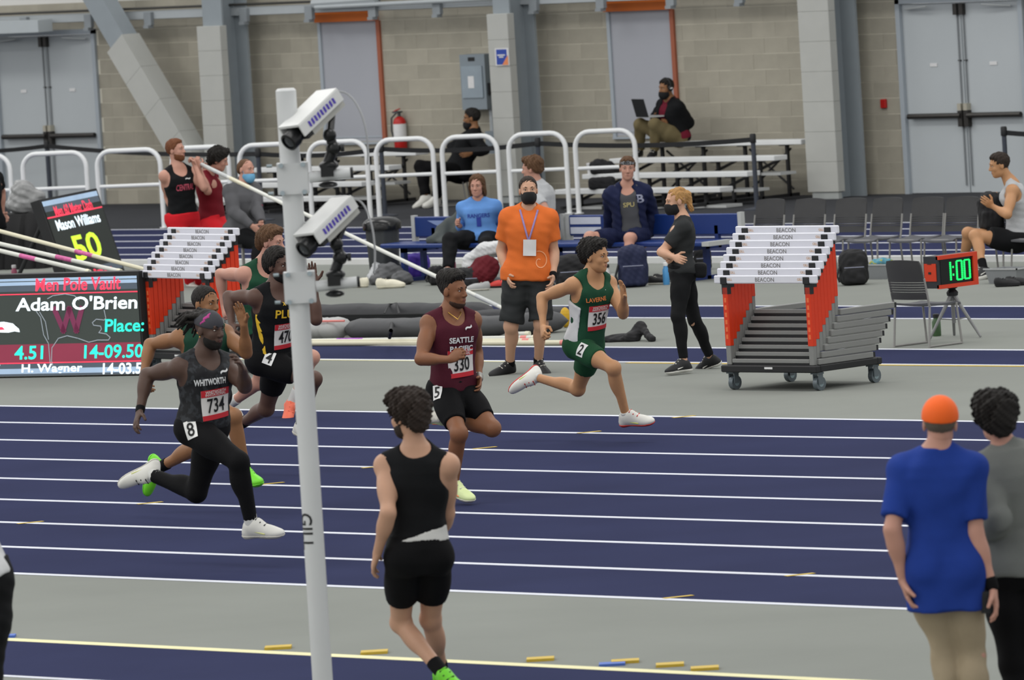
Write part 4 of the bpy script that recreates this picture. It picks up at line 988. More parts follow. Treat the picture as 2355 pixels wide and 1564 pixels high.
    def glutes(s, inf=0., cuts=()):
        return [EL(s.J['hp'+sd] - s.fh*.040*s.s + s.u*.01, np.eye(3), .083*s.s*s.g+inf, .04, 'u', cuts) for sd in 'LR']
    def frame(s, d):
        d = nrm(d); a = nrm(np.cross(d, A(.3, .5, .81))); return (a, np.cross(d, a), d)
    def hp(s, l, f, u): return s.hc + (s.hl*l + s.hf*f + s.hu*u)*s.hs
    def headP(s, inf=0., cuts=(), only=None):
        ax = (s.hl, s.hf, s.hu); h = s.hs; E = lambda c, r, k=.02, op='u': EL(s.hp(*c), ax, [q*h+(inf if op == 'u' else 0) for q in r], k*h, op, cuts)
        R = lambda a, b, ra, rb, k=.015: RC(s.hp(*a), s.hp(*b), ra*h+inf, rb*h+inf, k*h, 'u', cuts)
        o = [E((0, -.010, .028), (.075, .097, .087)), E((0, .030, -.040), (.059, .060, .080), .03), E((0, .022, -.075), (.051, .056, .038), .03), E((0, .066, -.098), (.022, .020, .018), .03)]
        if only == 'face': return o[1:]
        if only == 'skull': return o[:1]
        o += [E((q*.036, .060, -.028), (.022, .020, .022)) for q in (1, -1)]
        o += [R((-.032, .076, .024), (.032, .076, .024), .014, .014), R((0, .086, .012), (0, .106, -.026), .008, .0125), R((-.017, .083, -.062), (.017, .083, -.062), .009, .009, .012)]
        o += [E((q*.011, .098, -.033), (.009, .010, .007), .008) for q in (1, -1)]
        o += [E((q*.031, .100, .004), (.017, .014, .010), .012, 's') for q in (1, -1)]
        o += [E((q*.075, -.010, -.010), (.009, .020, .031), .008) for q in (1, -1)]
        o += [RC(s.hp(0, -.022, -.06), s.nk, .050*h, .052*s.s*s.g, .02)]
        return o
    def handP(s, sd):
        d, curl, pn = s.hand[sd]; w0 = s.J['wr'+sd]; g = s.s*1.02; fa = nrm(s.J['wr'+sd]-s.J['el'+sd])
        if pn is None: inw = (-1 if sd == 'L' else 1)*s.lc; pn = inw
        pn = nrm(pn - d*(pn@d)); wv = np.cross(d, pn)
        if wv@A(0, 0, 1) < 0 and curl != 'open': wv = -wv
        elif curl == 'open' and wv@(s.fc) < 0 and False: wv = -wv
        c = {'open': .10, 'relaxed': .42, 'fist': 1.35, 'grip': 1.1}[curl]
        o = [RC(s.J['el'+sd]*.3+w0*.7, w0, .028*g*s.g, .0255*g*s.g, .015), EL(w0+d*.052*g, (wv, d, pn), (.041*g, .056*g, .0165*g), .012), EL(w0+d*.02*g, (wv, d, pn), (.030*g, .03*g, .019*g), .012)]
        for i, (off, L) in enumerate(((.031, .066), (.0105, .076), (-.0105, .070), (-.030, .055))):
            p = w0 + d*(.094-.006*abs(i-1.2))*g + wv*off*g; an = c*.6; seg = (.45, .31, .24); dirv = d; sp = wv*off*(.9 if curl == 'open' else .2)
            for q in range(3):
                dirv = nrm(d*math.cos(an) + pn*math.sin(an) + sp*2); e = p + dirv*L*g*seg[q]; o.append(RC(p, e, (.0098-.0009*q)*g, (.0092-.0012*q)*g, .004)); p = e; an += c
        p = w0 + d*.03*g + wv*.030*g + pn*.006*g; td = nrm(wv*.75 + d*.65 + pn*(.25 if curl in ('open', 'relaxed') else .6)); e = p + td*.042*g; o.append(RC(p, e, .0125*g, .011*g, .01))
        td2 = nrm(wv*(.35 if curl in ('open', 'relaxed') else -.2) + d*.8 + pn*.5); o.append(RC(e, e+td2*.034*g, .0108*g, .009*g, .004)); return o
    def body(s, m, vox=.011, feet=True):
        P = [s.torso()] + s.traps() + s.delts() + s.glutes()
        P += [RC(s.nk - s.u*.02, s.hc - s.hu*.05*s.hs - s.hf*.02*s.hs, .057*s.s*s.g, .051*s.s, .04)]
        # chest and collar relief
        for k in (1, -1): P.append(EL(s.pel + (s.nk-s.pel)*.74 + s.lc*k*.075*s.s + s.fc*.075*s.s, (s.lc, s.u, s.fc), (.075*s.s, .058*s.s, .042*s.s), .04))
        for sd in 'LR':
            if 'el'+sd in s.J: P += s.uarm(sd) + s.farm(sd)
            if 'kn'+sd in s.J:
                P += s.thigh(sd) + s.shin(sd); J = s.J; a = J['an'+sd]; P.append(EL(J['kn'+sd], np.eye(3), .054*s.s*s.g, .03))
                P.append(RC(a, a + (J['to'+sd]-a)*.45 - nrm(J['kn'+sd]-a)*.012, .030*s.s, .020*s.s, .02))
        parts = [net(P, vox), net(s.headP(), .0055)]
        for sd in 'LR':
            if sd in s.hand: parts.append(net(s.handP(sd), .0052))
        s.skin = part('body', parts, m, s.root); return s
    def cloth(s, name, prims, m, planes=(), vox=.011, fold=0., fscale=22., parent=None):
        V, Q = net(prims, vox, planes, fold, fscale, seed=len(name)*7 + int(abs(s.pel[0])*10))
        o = part(name, [(V, Q)], m, parent or s.root); s.bvh = BVHTree.FromPolygons(V.tolist(), Q.tolist()); return o
    def lowcut(s, t): p = s.pel + (s.nk-s.pel)*t; return (p, -s.u)
    def hicut(s, t, tiltf=0.): p = s.pel + (s.nk-s.pel)*t; return (p, nrm(s.u + s.fh*tiltf))
    def singlet(s, m, inf=.010, hem=-.02, fold=.004, name='singlet', neck=.085, arm=.098, planes=()):
        P = [s.torso(inf), ] + s.traps(inf*.8)
        for k in (1, -1): P.append(EL(s.pel + (s.nk-s.pel)*.74 + s.lc*k*.075*s.s + s.fc*.075*s.s, (s.lc, s.u, s.fc), (.075*s.s+inf, .058*s.s+inf, .042*s.s+inf), .04))
        for sd, k in (('L', 1), ('R', -1)):
            sh = s.J['sh'+sd]; P.append(RC(sh + s.lc*k*.035*s.s - s.u*.03*s.s, sh + s.lc*k*.25*s.s - s.u*.02, arm*s.s, .16*s.s, .012, 's'))
        P += [EL(s.nk + s.fc*.07*s.s - s.u*.005*s.s, (s.lc, s.fc, s.u), (neck*s.s, .10*s.s, (neck+.012)*s.s), .01, 's'), EL(s.nk - s.fc*.05*s.s + s.u*.035*s.s, np.eye(3), .082*s.s, .01, 's')]
        return s.cloth(name, P, m, [s.lowcut(hem)] + list(planes), fold=fold)
    def tee(s, m, inf=.022, hem=-.12, sl=.62, name='shirt', fold=.010, long=False, flare=.03, neck=.066, planes=(), arms='LR', wristf=.97, hipw=.185):
        cu = [s.lowcut(hem)]; P = [s.torso(inf, cu, k=.04)] + s.traps(inf*.6) + s.delts(inf*.8)
        hipc = s.pel + (s.nk-s.pel)*(hem-.05); mid = s.pel + (s.nk-s.pel)*.35
        P += s.glutes(inf+.020, cu)
        if flare: gg = s.s*s.g; P.append(LOFT(hipc, mid, s.lh, s.lh, [(0, hipw*gg+inf+flare*.5, .130*gg+inf+flare*.5, -.012*gg), (.45, (hipw*.4+.098)*gg+inf+flare*.3, .122*gg+inf+flare*.3, -.008*gg), (1, .12*s.s, .09*s.s, 0)], (0, 0, 0), .05, cu))
        for sd in arms:
            if long: P += s.uarm(sd, inf*.75) + s.farm(sd, inf*.7, wristf, inf2=inf*.5)
            else: P += s.uarm(sd, inf*.9, sl, inf2=inf*1.25)
        P += [EL(s.nk + s.u*.035*s.s + s.fc*.03*s.s, (s.lc, s.fc, s.u), (neck*s.s, .07*s.s, .05*s.s), .01, 's')]
        return s.cloth(name, P, m, list(planes), fold=fold, fscale=16)
    def shorts(s, m, inf=.010, f=.52, top=.12, name='shorts', fold=.003, inf2=None, sides='LR', tiltf=0., planes=()):
        P = [s.torso(inf, [s.hicut(top, tiltf)])] + s.glutes(inf, [s.hicut(top, tiltf)])
        for sd in sides: P += s.thigh(sd, inf, f, inf2=inf2)
        return s.cloth(name, P, m, list(planes), fold=fold)
    def pants(s, m, inf=.014, f=.94, top=.1, name='trousers', fold=.008, inf2=None):
        P = [s.torso(inf, [s.hicut(top)])] + s.glutes(inf, [s.hicut(top)])
        for sd in 'LR':
            if 'kn'+sd in s.J: P += s.thigh(sd, inf) + s.shin(sd, inf, f, inf2=inf if inf2 is None else inf2)
        return s.cloth(name, P, m, (), fold=fold, fscale=18)
    def foot_frame(s, sd):
        J = s.J; a, t, kn = J['an'+sd], J['to'+sd], J['kn'+sd]; d = nrm(t-a); n0 = kn-a; n0 = nrm(n0 - d*(n0@d)); f = nrm((t-a) + n0*.062*s.s); n = n0 - f*(n0@f); n = nrm(n); return a, f, n, np.cross(n, f)
    def shoes(s, m, msole, sides='LR', msock=None, sock=.12, stripe=None, toe_m=None):
        g = s.s*1.1
        for sd in sides:
            if 'an'+sd not in s.J: continue
            a, f, n, l = s.foot_frame(sd); bot = a - n*.088*g
            P = lambda e: [EL(a - n*.035*g - f*.012*g, (l, f, n), (.036*g+e, .05*g+e, .055*g+e), .03), EL(a - n*.048*g + f*.075*g, (l, f, n), (.039*g+e, .085*g+e, .042*g+e), .03), EL(a - n*.060*g + f*.145*g, (l, f, n), (.040*g+e, .065*g+e, .030*g+e), .03), EL(a - n*.062*g - f*.038*g, (l, f, n), (.032*g+e, .034*g+e, .034*g+e), .02), EL(a - n*.016*g + f*.028*g, (l, f, n), (.037*g+e, .060*g+e, .050*g+e), .03)]
            o = s.cloth('shoe', P(0), m, [(bot, -n), (a + n*.022*g, nrm(n - f*.15))], vox=.007)
            V, Q = net(P(.005), .007, [(bot - n*.006, -n), (bot + n*.020*g, n)]); part('sole', [(V, Q)], msole, o)
            # laces and side flash
            V, Q = net([RC(a + n*(.026-.017*i)*g + f*(.045+.026*i)*g - l*.02*g, a + n*(.026-.017*i)*g + f*(.045+.026*i)*g + l*.02*g, .005, .005, 0) for i in range(4)], .0045); part('laces', [(V, Q)], toe_m or msole, o)
            if stripe is not None:
                for q in (1, -1):
                    V, Q = net([RC(a - n*.055*g + f*.10*g + l*q*.039*g, a - n*.035*g + f*.0*g + l*q*.037*g, .006, .003, 0)], .004)
                    if len(V): part('flash', [(V, Q)], stripe, o)
            if msock is not None:
                kn = s.J['kn'+sd]; top = a + nrm(kn-a)*sock; s.cloth('sock', s.shin(sd, .006), msock, [(top, nrm(kn-a)), (a - n*.05*g, -n)], vox=.009)
    def face(s, brow='#2a1d16', iris='#2a1c12', lip=None, eyes=True):
        mw = mat('eye_white', '#cfc8c0', .3); mi = mat('iris_'+iris, iris, .2); mb = mat('brow_'+brow, brow, .8); ax = (s.hl, s.hf, s.hu); h = s.hs
        if eyes:
            for q in (1, -1):
                e = MB().ball(s.hp(q*.031, .0765, .005), (.0125*h, .009*h, .0045*h), ax, 12, 8).build('eye', mw, s.root, smooth=True)
                MB().ball(s.hp(q*.031, .0825, .005), (.0055*h, .005*h, .0046*h), ax, 10, 6).build('iris', mi, e, smooth=True)
                MB().tube([s.hp(q*.016, .0785, .0105), s.hp(q*.031, .0840, .0125), s.hp(q*.046, .074, .008)], .0022*h, 5).build('eyelid', mb, s.root, smooth=True)
        for q in (1, -1):
            MB().tube([s.hp(q*.014, .090, .024), s.hp(q*.030, .0895, .030), s.hp(q*.048, .076, .024)], [.0035*h, .0045*h, .0025*h], 6).build('eyebrow', mb, s.root, smooth=True)
        if lip:
            ml = mat('lip_'+lip, lip, .5)
            MB().tube([s.hp(-.022, .084, -.063), s.hp(-.010, .0925, -.0585), s.hp(0, .0935, -.060), s.hp(.010, .0925, -.0585), s.hp(.022, .084, -.063)], [.002*h, .0045*h, .0045*h, .0045*h, .002*h], 6).tube([s.hp(-.019, .086, -.066), s.hp(0, .0935, -.0695), s.hp(.019, .086, -.066)], [.002*h, .0055*h, .002*h], 6).build('lips', ml, s.root, smooth=True)
        return s
    def hair(s, m, kind='short', vox=.006):
        ax = (s.hl, s.hf, s.hu); h = s.hs; E = lambda c, r, k=.02, op='u': EL(s.hp(*c), ax, [q*h for q in r], k*h, op); H = lambda p, n: (s.hp(*p), nrm(s.hl*n[0]+s.hf*n[1]+s.hu*n[2]))
        fold = .005; fs = 210
        front = [H((0, .060, .075), (0, .80, -.75)), H((0, .02, -.045), (0, .55, -.85))]
        if kind == 'buzz': P = [E((0, -.013, .032), (.0805, .101, .0925))]; fold = .0025; fs = 320; front = [H((0, .062, .062), (0, .85, -.6)), H((0, .012, -.02), (0, .75, -.7))]
        elif kind == 'short': P = [E((0, -.014, .034), (.084, .104, .095)), E((0, .02, .085), (.06, .06, .035))]; front = [H((0, .062, .062), (0, .85, -.6)), H((0, .016, -.02), (0, .75, -.7))]; fold = .005; fs = 210
        elif kind == 'topfade': P = [E((0, -.012, .092), (.080, .102, .066)), E((0, -.085, .075), (.066, .05, .07)), E((0, .02, .10), (.07, .07, .042)), E((0, -.02, .03), (.0775, .090, .080))]; fold = .004; fs = 260; front = [H((0, .078, .080), (0, .8, -.8)), H((0, .004, .0), (0, .8, -.6))]
        elif kind == 'afro': P = [E((0, -.016, .045), (.096, .112, .105)), E((0, -.06, .02), (.085, .07, .09))]; fold = .005; fs = 260; front = [H((0, .062, .060), (0, .9, -.5)), H((0, .012, -.01), (0, .85, -.6))]
        elif kind == 'curly': P = [E((0, -.02, .045), (.105, .118, .108)), E((.05, -.05, .06), (.06, .07, .07)), E((-.06, -.03, .05), (.06, .07, .08)), E((0, -.08, -.01), (.085, .05, .08)), E((.02, .05, .10), (.07, .05, .045))]; fold = .014; fs = 110; front = [H((0, .070, .066), (0, .9, -.5)), H((0, .012, -.04), (0, .8, -.65))]
        elif kind == 'wavy': P = [E((0, -.018, .040), (.092, .112, .104)), E((0, .035, .10), (.072, .062, .04)), E((0, -.095, .02), (.07, .045, .085)), E((0, -.07, .09), (.06, .06, .05)), E((-.045, -.10, .05), (.03, .04, .04)), E((.04, -.11, .06), (.03, .035, .04))]; fold = .009; fs = 120; front = [H((0, .058, .074), (0, .85, -.6)), H((0, .010, -.02), (0, .75, -.7))]
        elif kind == 'swept': P = [E((0, -.018, .040), (.088, .110, .100)), E((0, .03, .095), (.068, .065, .038)), E((0, -.10, .0), (.06, .045, .08)), E((.02, -.115, -.04), (.04, .03, .05))]; fold = .007; fs = 150; front = [H((0, .064, .070), (0, .85, -.65)), H((0, .012, -.03), (0, .8, -.6))]
        elif kind == 'long': P = [E((0, -.018, .036), (.090, .108, .098)), E((.078, -.01, -.06), (.022, .05, .09)), E((-.078, -.01, -.06), (.022, .05, .09)), E((0, -.075, -.06), (.08, .04, .10))]; fold = .006; front = [H((0, .060, .058), (0, .9, -.4)), H((0, .02, -.16), (0, .5, -.85))]
        elif kind == 'ponytail': P = [E((0, -.014, .034), (.080, .101, .092)), E((0, -.105, .05), (.03, .035, .035)), RC(s.hp(0, -.12, .05), s.hp(0, -.135, -.10), .034*h, .022*h, .02), E((0, -.06, .10), (.04, .04, .025))]; fold = .006; fs = 150; front = [H((0, .058, .060), (0, .9, -.5)), H((0, .0, -.02), (0, .8, -.5))]
        elif kind == 'thin': P = [E((0, -.016, .028), (.080, .100, .090)), E((0, -.05, .0), (.078, .06, .07))]; fold = .004; front = [H((0, .046, .075), (0, .8, -.6)), H((0, .008, -.03), (0, .8, -.5))]
        elif kind == 'locs':
            P = [E((0, -.02, .06), (.070, .09, .065))]; rs = random.Random(3)
            for i in range(46):
                a = rs.uniform(-1, 1); b = rs.uniform(-.2, 1); p = A(a*.06, -.045 - .03*rs.random(), .05 + .05*b); e = p + A(a*.05, -.10 - .07*rs.random(), -.03 - .09*rs.random() + .03*b); mi = (p+e)/2 + A(0, -.02, .02)
                P += [RC(s.hp(*p), s.hp(*mi), .010*h, .010*h, .004), RC(s.hp(*mi), s.hp(*e), .010*h, .006*h, .004)]
            fold = .002; front = [H((0, .03, .05), (0, 1, -.3))]
        if kind == 'ponytail' or kind == 'locs': pass
        V, Q = net(P, vox*.85, front, fold, fs, seed=11, soft=.028 if kind not in ('locs',) else .012)
        s.hairo = part('hair', [(V, Q)], m, s.root); return s
    def beard(s, m, lo=True, inf=.006):
        H = lambda p, n: (s.hp(*p), nrm(s.hl*n[0]+s.hf*n[1]+s.hu*n[2])); h = s.hs
        P = s.headP(inf, only='face') + [EL(s.hp(0, .098, -.060), (s.hl, s.hf, s.hu), (.024*h, .022*h, .012*h), .004, 's')]
        V, Q = net(P, .006, [H((0, .05, -.050 if lo else -.075), (0, .25, 1)), H((0, .0, 0), (0, -1, .0))], .002, 120); part('beard', [(V, Q)], m, s.root); return s
    def mask(s, m, drop=0., name='face_mask'):
        H = lambda p, n: (s.hp(*p), nrm(s.hl*n[0]+s.hf*n[1]+s.hu*n[2])); h = s.hs
        P = s.headP(.009, only='face') + [EL(s.hp(0, .090, -.045-drop), (s.hl, s.hf, s.hu), (.036*h, .034*h, .050*h), .03), EL(s.hp(0, .06, -.07-drop), (s.hl, s.hf, s.hu), (.052*h, .05*h, .05*h), .03)]
        V, Q = net(P, .006, [H((0, .1, -.012-drop), (0, -.15, 1)), H((0, .022, 0), (0, -1, .25)), H((0, .06, -.122-drop), (0, .1, -1))]); o = part(name, [(V, Q)], m, s.root)
        for q in (1, -1): MB().tube([s.hp(q*.058, .03, -.03-drop), s.hp(q*.076, -.005, .012)], .0025*h, 5).build('ear_loop', m, o)
        return s
    # prints that follow the cloth
    def conform(s, V2, Fc, o, r, u, n, off=.004):
        o, r, u, n = (np.asarray(q, float) for q in (o, r, u, n)); P = []
        last = 0
        for a, b in V2:
            q = o + r*a + u*b; h = s.bvh.ray_cast(Vector(q + n*.25), Vector(-n), .6)
            if h[0] is not None: last = (np.array(h[0]) - q)@n
            P.append(q + n*(last+off))
        return P, Fc
    def chest_pt(s, t, side=0.): return s.pel + (s.nk-s.pel)*t + s.lc*side*s.s
    def print_text(s, t, txt, width, height, m, parent, side=0., bold=.02, off=.004, name='lettering', slant=0., rot=0., back=False):
        V, Fc = text2d(txt, 1, bold, 1, 0); ww, hh = np.ptp(V[:, 0]), np.ptp(V[:, 1]); V = V*A(width/ww, height/hh); V[:, 0] += V[:, 1]*slant
        V, Fc = subdiv(V, Fc, 1); c, q = math.cos(rot), math.sin(rot); V = np.c_[V[:, 0]*c - V[:, 1]*q, V[:, 0]*q + V[:, 1]*c]
        r = s.lc; n = s.fc
        P, Fc = s.conform(V, Fc, s.chest_pt(t, side), r, s.u, n, off); return MB().add(P, Fc).build(name, m, parent)
    def print_quad(s, o, r, u, n, w_, h_, m, parent, off=.004, name='patch', nx=6, ny=5, thick=.0012):
        V = [((i/nx-.5)*w_, (j/ny-.5)*h_) for j in range(ny+1) for i in range(nx+1)]; Fc = [(j*(nx+1)+i, j*(nx+1)+i+1, (j+1)*(nx+1)+i+1, (j+1)*(nx+1)+i) for j in range(ny) for i in range(nx)]
        P, Fc = s.conform(V, Fc, o, r, u, n, off); return MB().add(P, Fc).build(name, m, parent, smooth=True)
    def bib(s, t, num, parent, side=0., rot=0.):
        mw = mat('bib_paper', '#d9d6d2', .6); mr = mat('bib_red', '#c02832', .6); mk = mat('bib_ink', '#151515', .6)
        c, q = math.cos(rot), math.sin(rot); r = s.lc*c + s.u*q; u = -s.lc*q + s.u*c; o = s.chest_pt(t, side); w_, h_ = .205*s.s, .19*s.s
        b = s.print_quad(o, r, u, s.fc, w_, h_, mw, s.root, .006, 'race_bib')
        s.print_quad(o + u*h_*.40, r, u, s.fc, w_, h_*.24, mr, b, .0085, 'red_band', ny=2); s.print_quad(o - u*h_*.42, r, u, s.fc, w_, h_*.17, mr, b, .0085, 'red_band', ny=2)
        for txt, dv, hh_, ww_, mm in ((num, -.02, .095, .13, mk), ('WHITWORTH', .445, .018, .15, mw), ('INVITATIONAL', .355, .018, .15, mw)):
            V, Fc = text2d(txt, 1, .015); V = V*A(ww_*s.s/np.ptp(V[:, 0]), hh_*s.s/np.ptp(V[:, 1])); V, Fc = subdiv(V, Fc, 1); P, Fc = s.conform(V, Fc, o + u*h_*dv, r, u, s.fc, .011); MB().add(P, Fc).build('lettering', mm, b)
        return b
    def hip_number(s, num, px, py, parent, rot=.0, sz=.085):
        """white lane sticker where the photograph shows it on the shorts"""
        d = nrm(ray(px, py)); h = s.bvh.ray_cast(Vector(CAM), Vector(d), 200)
        if h[0] is None: print('no hip hit', num); return
        o = np.array(h[0]); n = nrm(np.array(h[1]) - d*.25); n = n if n@d < 0 else -n; u0 = nrm(c_u - n*(c_u@n)); r0 = np.cross(u0, n); c, q = math.cos(rot), math.sin(rot); r = r0*c + u0*q; u = -r0*q + u0*c
        b = s.print_quad(o, r, u, n, sz*.92, sz*1.3, mat('sticker_white', '#e2e2e0', .5), parent, .004, 'lane_sticker')
        V, Fc = text2d(num, 1, .012); V = V*A(.047/np.ptp(V[:, 0])*sz/.085, .085/np.ptp(V[:, 1])*sz/.085); V, Fc = subdiv(V, Fc, 1); P, Fc = s.conform(V, Fc, o, r, u, n, .007); MB().add(P, Fc).build('lettering', MATS['bib_ink'] if 'bib_ink' in MATS else mat('bib_ink', '#151515', .6), b)
# ================================================================ people
SK = lambda n, c: mat('skin_'+n, c, .5, .06, 9, spec=.3)
sk_dark, sk_br, sk_tan, sk_oliv, sk_pale, sk_pink = SK('dark', '#4c382f'), SK('brown', '#7f543a'), SK('tan', '#8a6141'), SK('olive', '#b3855f'), SK('pale', '#bd9379'), SK('pink', '#b98a78')
sk_dk2 = SK('deep', '#553d33')
H_blk = mat('hair_black', '#17130f', .7, .2, 40, bump=.6, bscale=150); H_dkb = mat('hair_dark_brown', '#2a1f18', .7, .2, 40, bump=.6, bscale=150); H_brn = mat('hair_brown', '#5a3f28', .7, .2, 40, bump=.6, bscale=150); H_red = mat('hair_red_brown', '#6b3f24', .7, .2, 40, bump=.5, bscale=150); H_bld = mat('hair_blond', '#a87f4c', .7, .2, 40, bump=.6, bscale=150); H_fade = mat('hair_faded', '#2b2019', .8, .1, 30); H_gry = mat('hair_grey', '#5c5348', .8, .1, 30)
C = lambda n, c, v=.06, **k: mat('cloth_'+n, c, .8, v, 10, bump=.25, bscale=180, spec=.15, **k)
c_blk, c_blk2, c_green, c_mar, c_navy, c_oran, c_blue, c_khaki = C('black', '#0c0c0e'), C('soft_black', '#131416'), C('green', '#1d4430'), C('maroon', '#4a1a27'), C('navy', '#191f3c'), C('orange', '#d0692f'), C('royal', '#1f3a88'), C('khaki', '#a3947b')
c_char, c_grey, c_lgrey, c_sky, c_red, c_olive, c_wht = C('charcoal', '#2c2e2f'), C('grey', '#58585b'), C('light_grey', '#8c8f8d'), C('sky', '#618fcd'), C('red', '#c8202a'), C('olive_khaki', '#6d6246'), C('white', '#c9cacb')
c_gsh = C('green_tight', '#20492f')
c_camo = mat('cloth_black_camo', '#17181b', .8, .1, 10, col2='#2c2f33'); c_msk = mat('mask_black', '#141416', .8, .05); c_mskb = mat('mask_blue', '#6aa4c8', .8, .05)
s_wht, s_off = mat('shoe_white', '#d3d2cb', .5, .04), mat('shoe_sole_white', '#c9c6bb', .6); s_grn = mat('shoe_green', '#6fd02c', .5, .05); s_orn = mat('shoe_coral', '#ee7458', .5); s_lime = mat('shoe_pale_lime', '#d8e6a8', .5); s_blk = mat('shoe_black', '#1a1b1d', .6); s_red = mat('shoe_red', '#c23a34', .5); s_flash = mat('shoe_flash_orange', '#f2804e', .5)
ink_w = mat('print_white', '#d4d6d6', .6); ink_y = mat('print_yellow', '#d8b02a', .6); ink_o = mat('print_orange', '#d0743a', .6); ink_r = mat('print_red', '#b0495c', .6); ink_n = mat('print_navy', '#2c3f9a', .6)
gold = mat('gold_chain', '#c9a050', .3, metal=.8)
LC = lambda k: 43.4032 - 1.30225*(k-.5)
HUM = []
def runner(label, lane, pel, nk, head, look, hips, chest, s_=1., g=1., tilt=0, dy=0., dyh=0.):
    Y = LC(lane); h = Human(label, AY(*pel, Y), AY(*nk, Y+dy), AY(*head, Y+dy+dyh), look, hips, chest, s_, g, group='sprinters on the track', tilt=(tilt, 0)); HUM.append(h); return h
# -------- lane 2
h = runner('sprinter in green singlet with white sides and hip number 2', 2, (1346, 788), (1361, 632), (1370, 589), 12, 5, -12, 1.03, .93, dy=.0)
h.arm('R', (1246, 684, 1), (1249, 752, -1), (1250, 772, -1), 'fist').arm('L', (1433, 722, -1), (1435, 683, -1), (1432, 660, -1), 'open')
h.leg('R', (1411, 846, -1), (1439, 953, 1), (1494, 966, -1)).leg('L', (1329, 895, 1), (1234, 868, 1), (1180, 898, 1))
print('r2', h.report()); h.body(sk_oliv).face('#241a14', lip='#a5675a').hair(H_blk, 'wavy')
h.shorts(c_gsh, .011, .56, .16, 'tight_shorts', .001); h.hip_number('2', 1336, 804, h.root, -.35)
sg_ = h.singlet(c_green, .013, -.04, .005, arm=.110)
h.singlet(c_wht, .0215, -.05, .003, name='side_panel', planes=[(h.chest_pt(.60), nrm(h.u + h.fc*.25)), (h.chest_pt(.3, -.085), nrm(h.lc*.9 + h.fc*.5))], arm=.110)
V, Q = net([h.torso(.013)], .011, [h.lowcut(-.04)]); h.bvh = BVHTree.FromPolygons(V.tolist(), Q.tolist())
h.print_text(.70, 'LAVERNE', .18, .034, ink_o, h.root, -.035, .02, .022, rot=.10); h.print_text(.805, 'NB', .05, .036, ink_w, h.root, .075, .02, .02, rot=.1); h.bib(.42, '356', h.root, .02, .06)
h.shoes(s_wht, s_red, 'LR', C('sock_white', '#cfcfcb'), .03, mat('flash_lime', '#c9d46a', .5))
# -------- lane 5
h = runner('sprinter in maroon singlet and black shorts with hip number 5', 5, (1042, 893), (1036, 716), (1043, 668), 8, -5, -20, 1.03, 1.03)
h.arm('R', (968, 826, -1), (1034, 827, -1), (1060, 812, -1), 'fist').arm('L', (1096, 812, 1), (1101, 872, -1), (1103, 892, -1), 'relaxed')
h.leg('R', (1056, 997, -1), (1043, 1113, 1), (1082, 1143, -1)).leg('L', (1132, 985, -1), (1030, 967, 1), (990, 962, 1))
print('r5', h.report()); h.body(sk_br).face('#140f0c', lip='#7a4038').hair(H_blk, 'topfade').beard(mat('stubble_brown', '#3a281e', .8), False, .0015)
V, Q = net([EL(h.hp(0, -.012, .020), (h.hl, h.hf, h.hu), (.0775, .0985, .086), 0)], .006, [(h.hp(0, .018, .0), nrm(h.hf*.9 - h.hu*.35)), (h.hp(0, 0, -.02), -h.hu)]); part('faded_sides', [(V, Q)], H_fade, h.root)
h.shorts(c_blk, .012, .74, .12, 'tight_shorts', .001); h.hip_number('5', 1006, 903, h.root, .15)
h.singlet(c_mar, .012, -.03, .007, arm=.096)
V, Q = net([h.torso(.012)] + [EL(h.pel + (h.nk-h.pel)*.74 + h.lc*k*.075*h.s + h.fc*.075*h.s, (h.lc, h.u, h.fc), (.087*h.s, .07*h.s, .054*h.s), .04) for k in (1, -1)], .011); h.bvh = BVHTree.FromPolygons(V.tolist(), Q.tolist())
h.print_text(.645, 'SEATTLE', .20, .042, ink_w, h.root, .01, .03, .012); h.print_text(.535, 'PACIFIC', .19, .040, ink_w, h.root, .01, .03, .012); h.bib(.34, '330', h.root, .01, .06)
h.print_text(.80, '~', .06, .022, ink_w, h.root, .07, .02, .012, rot=.3, name='logo_print')
MB().tube([h.nk + h.lc*.06 + h.u*.03, h.nk + h.lc*.045 + h.fc*.085 - h.u*.01, h.nk + h.fc*.118 - h.u*.05, h.nk - h.lc*.045 + h.fc*.085 - h.u*.01, h.nk - h.lc*.06 + h.u*.03], .004, 6).build('necklace', gold, h.root, smooth=True)
h.shoes(s_lime, s_off, 'LR', None, 0, s_flash)
a, b = h.J['elL'], h.J['wrL']; h.cloth('wristwatch', [RC(a*.12+b*.88, a*.02+b*.98, .034, .033, 0)], mat('watch_steel', '#8f8d88', .3, metal=.8), vox=.006)
# -------- lane 8
h = runner('sprinter in black singlet, tights and magenta patterned headband, hip number 8', 8, (468, 978), (470, 815), (482, 757), 2, 0, -18, 1.06, 1.06, tilt=-4)
h.arm('R', (338, 862, 1), (322, 945, -1), (312, 975, -1), 'relaxed').arm('L', (563, 889, -1), (558, 850, -1), (549, 828, -1), 'relaxed')
h.leg('R', (549, 1061, -1), (578, 1203, 1), (641, 1223, -1)).leg('L', (452, 1133, 1), (350, 1092, 1), (285, 1114, 1))
print('r8', h.report()); h.body(sk_dark).face('#0d0a08', lip='#5a3430').hair(H_blk, 'locs').beard(mat('beard_black', '#120e0c', .8, .1, 60), True, .004)
hb = [EL(h.hp(0, -.010, .030), (h.hl, h.hf, h.hu), (.083*h.s, .105*h.s, .094*h.s), 0)]
M_hbd = mat('headband_dark', '#34343a', .7, .05, 30); M_mag = mat('headband_magenta', '#a8387e', .7, .05, 30)
hbo = h.cloth('headband', hb, M_hbd, [(h.hp(0, 0, .020), -nrm(h.hu + h.hf*.12)), (h.hp(0, -.02, .105), nrm(h.hu - h.hf*.5))], vox=.006)
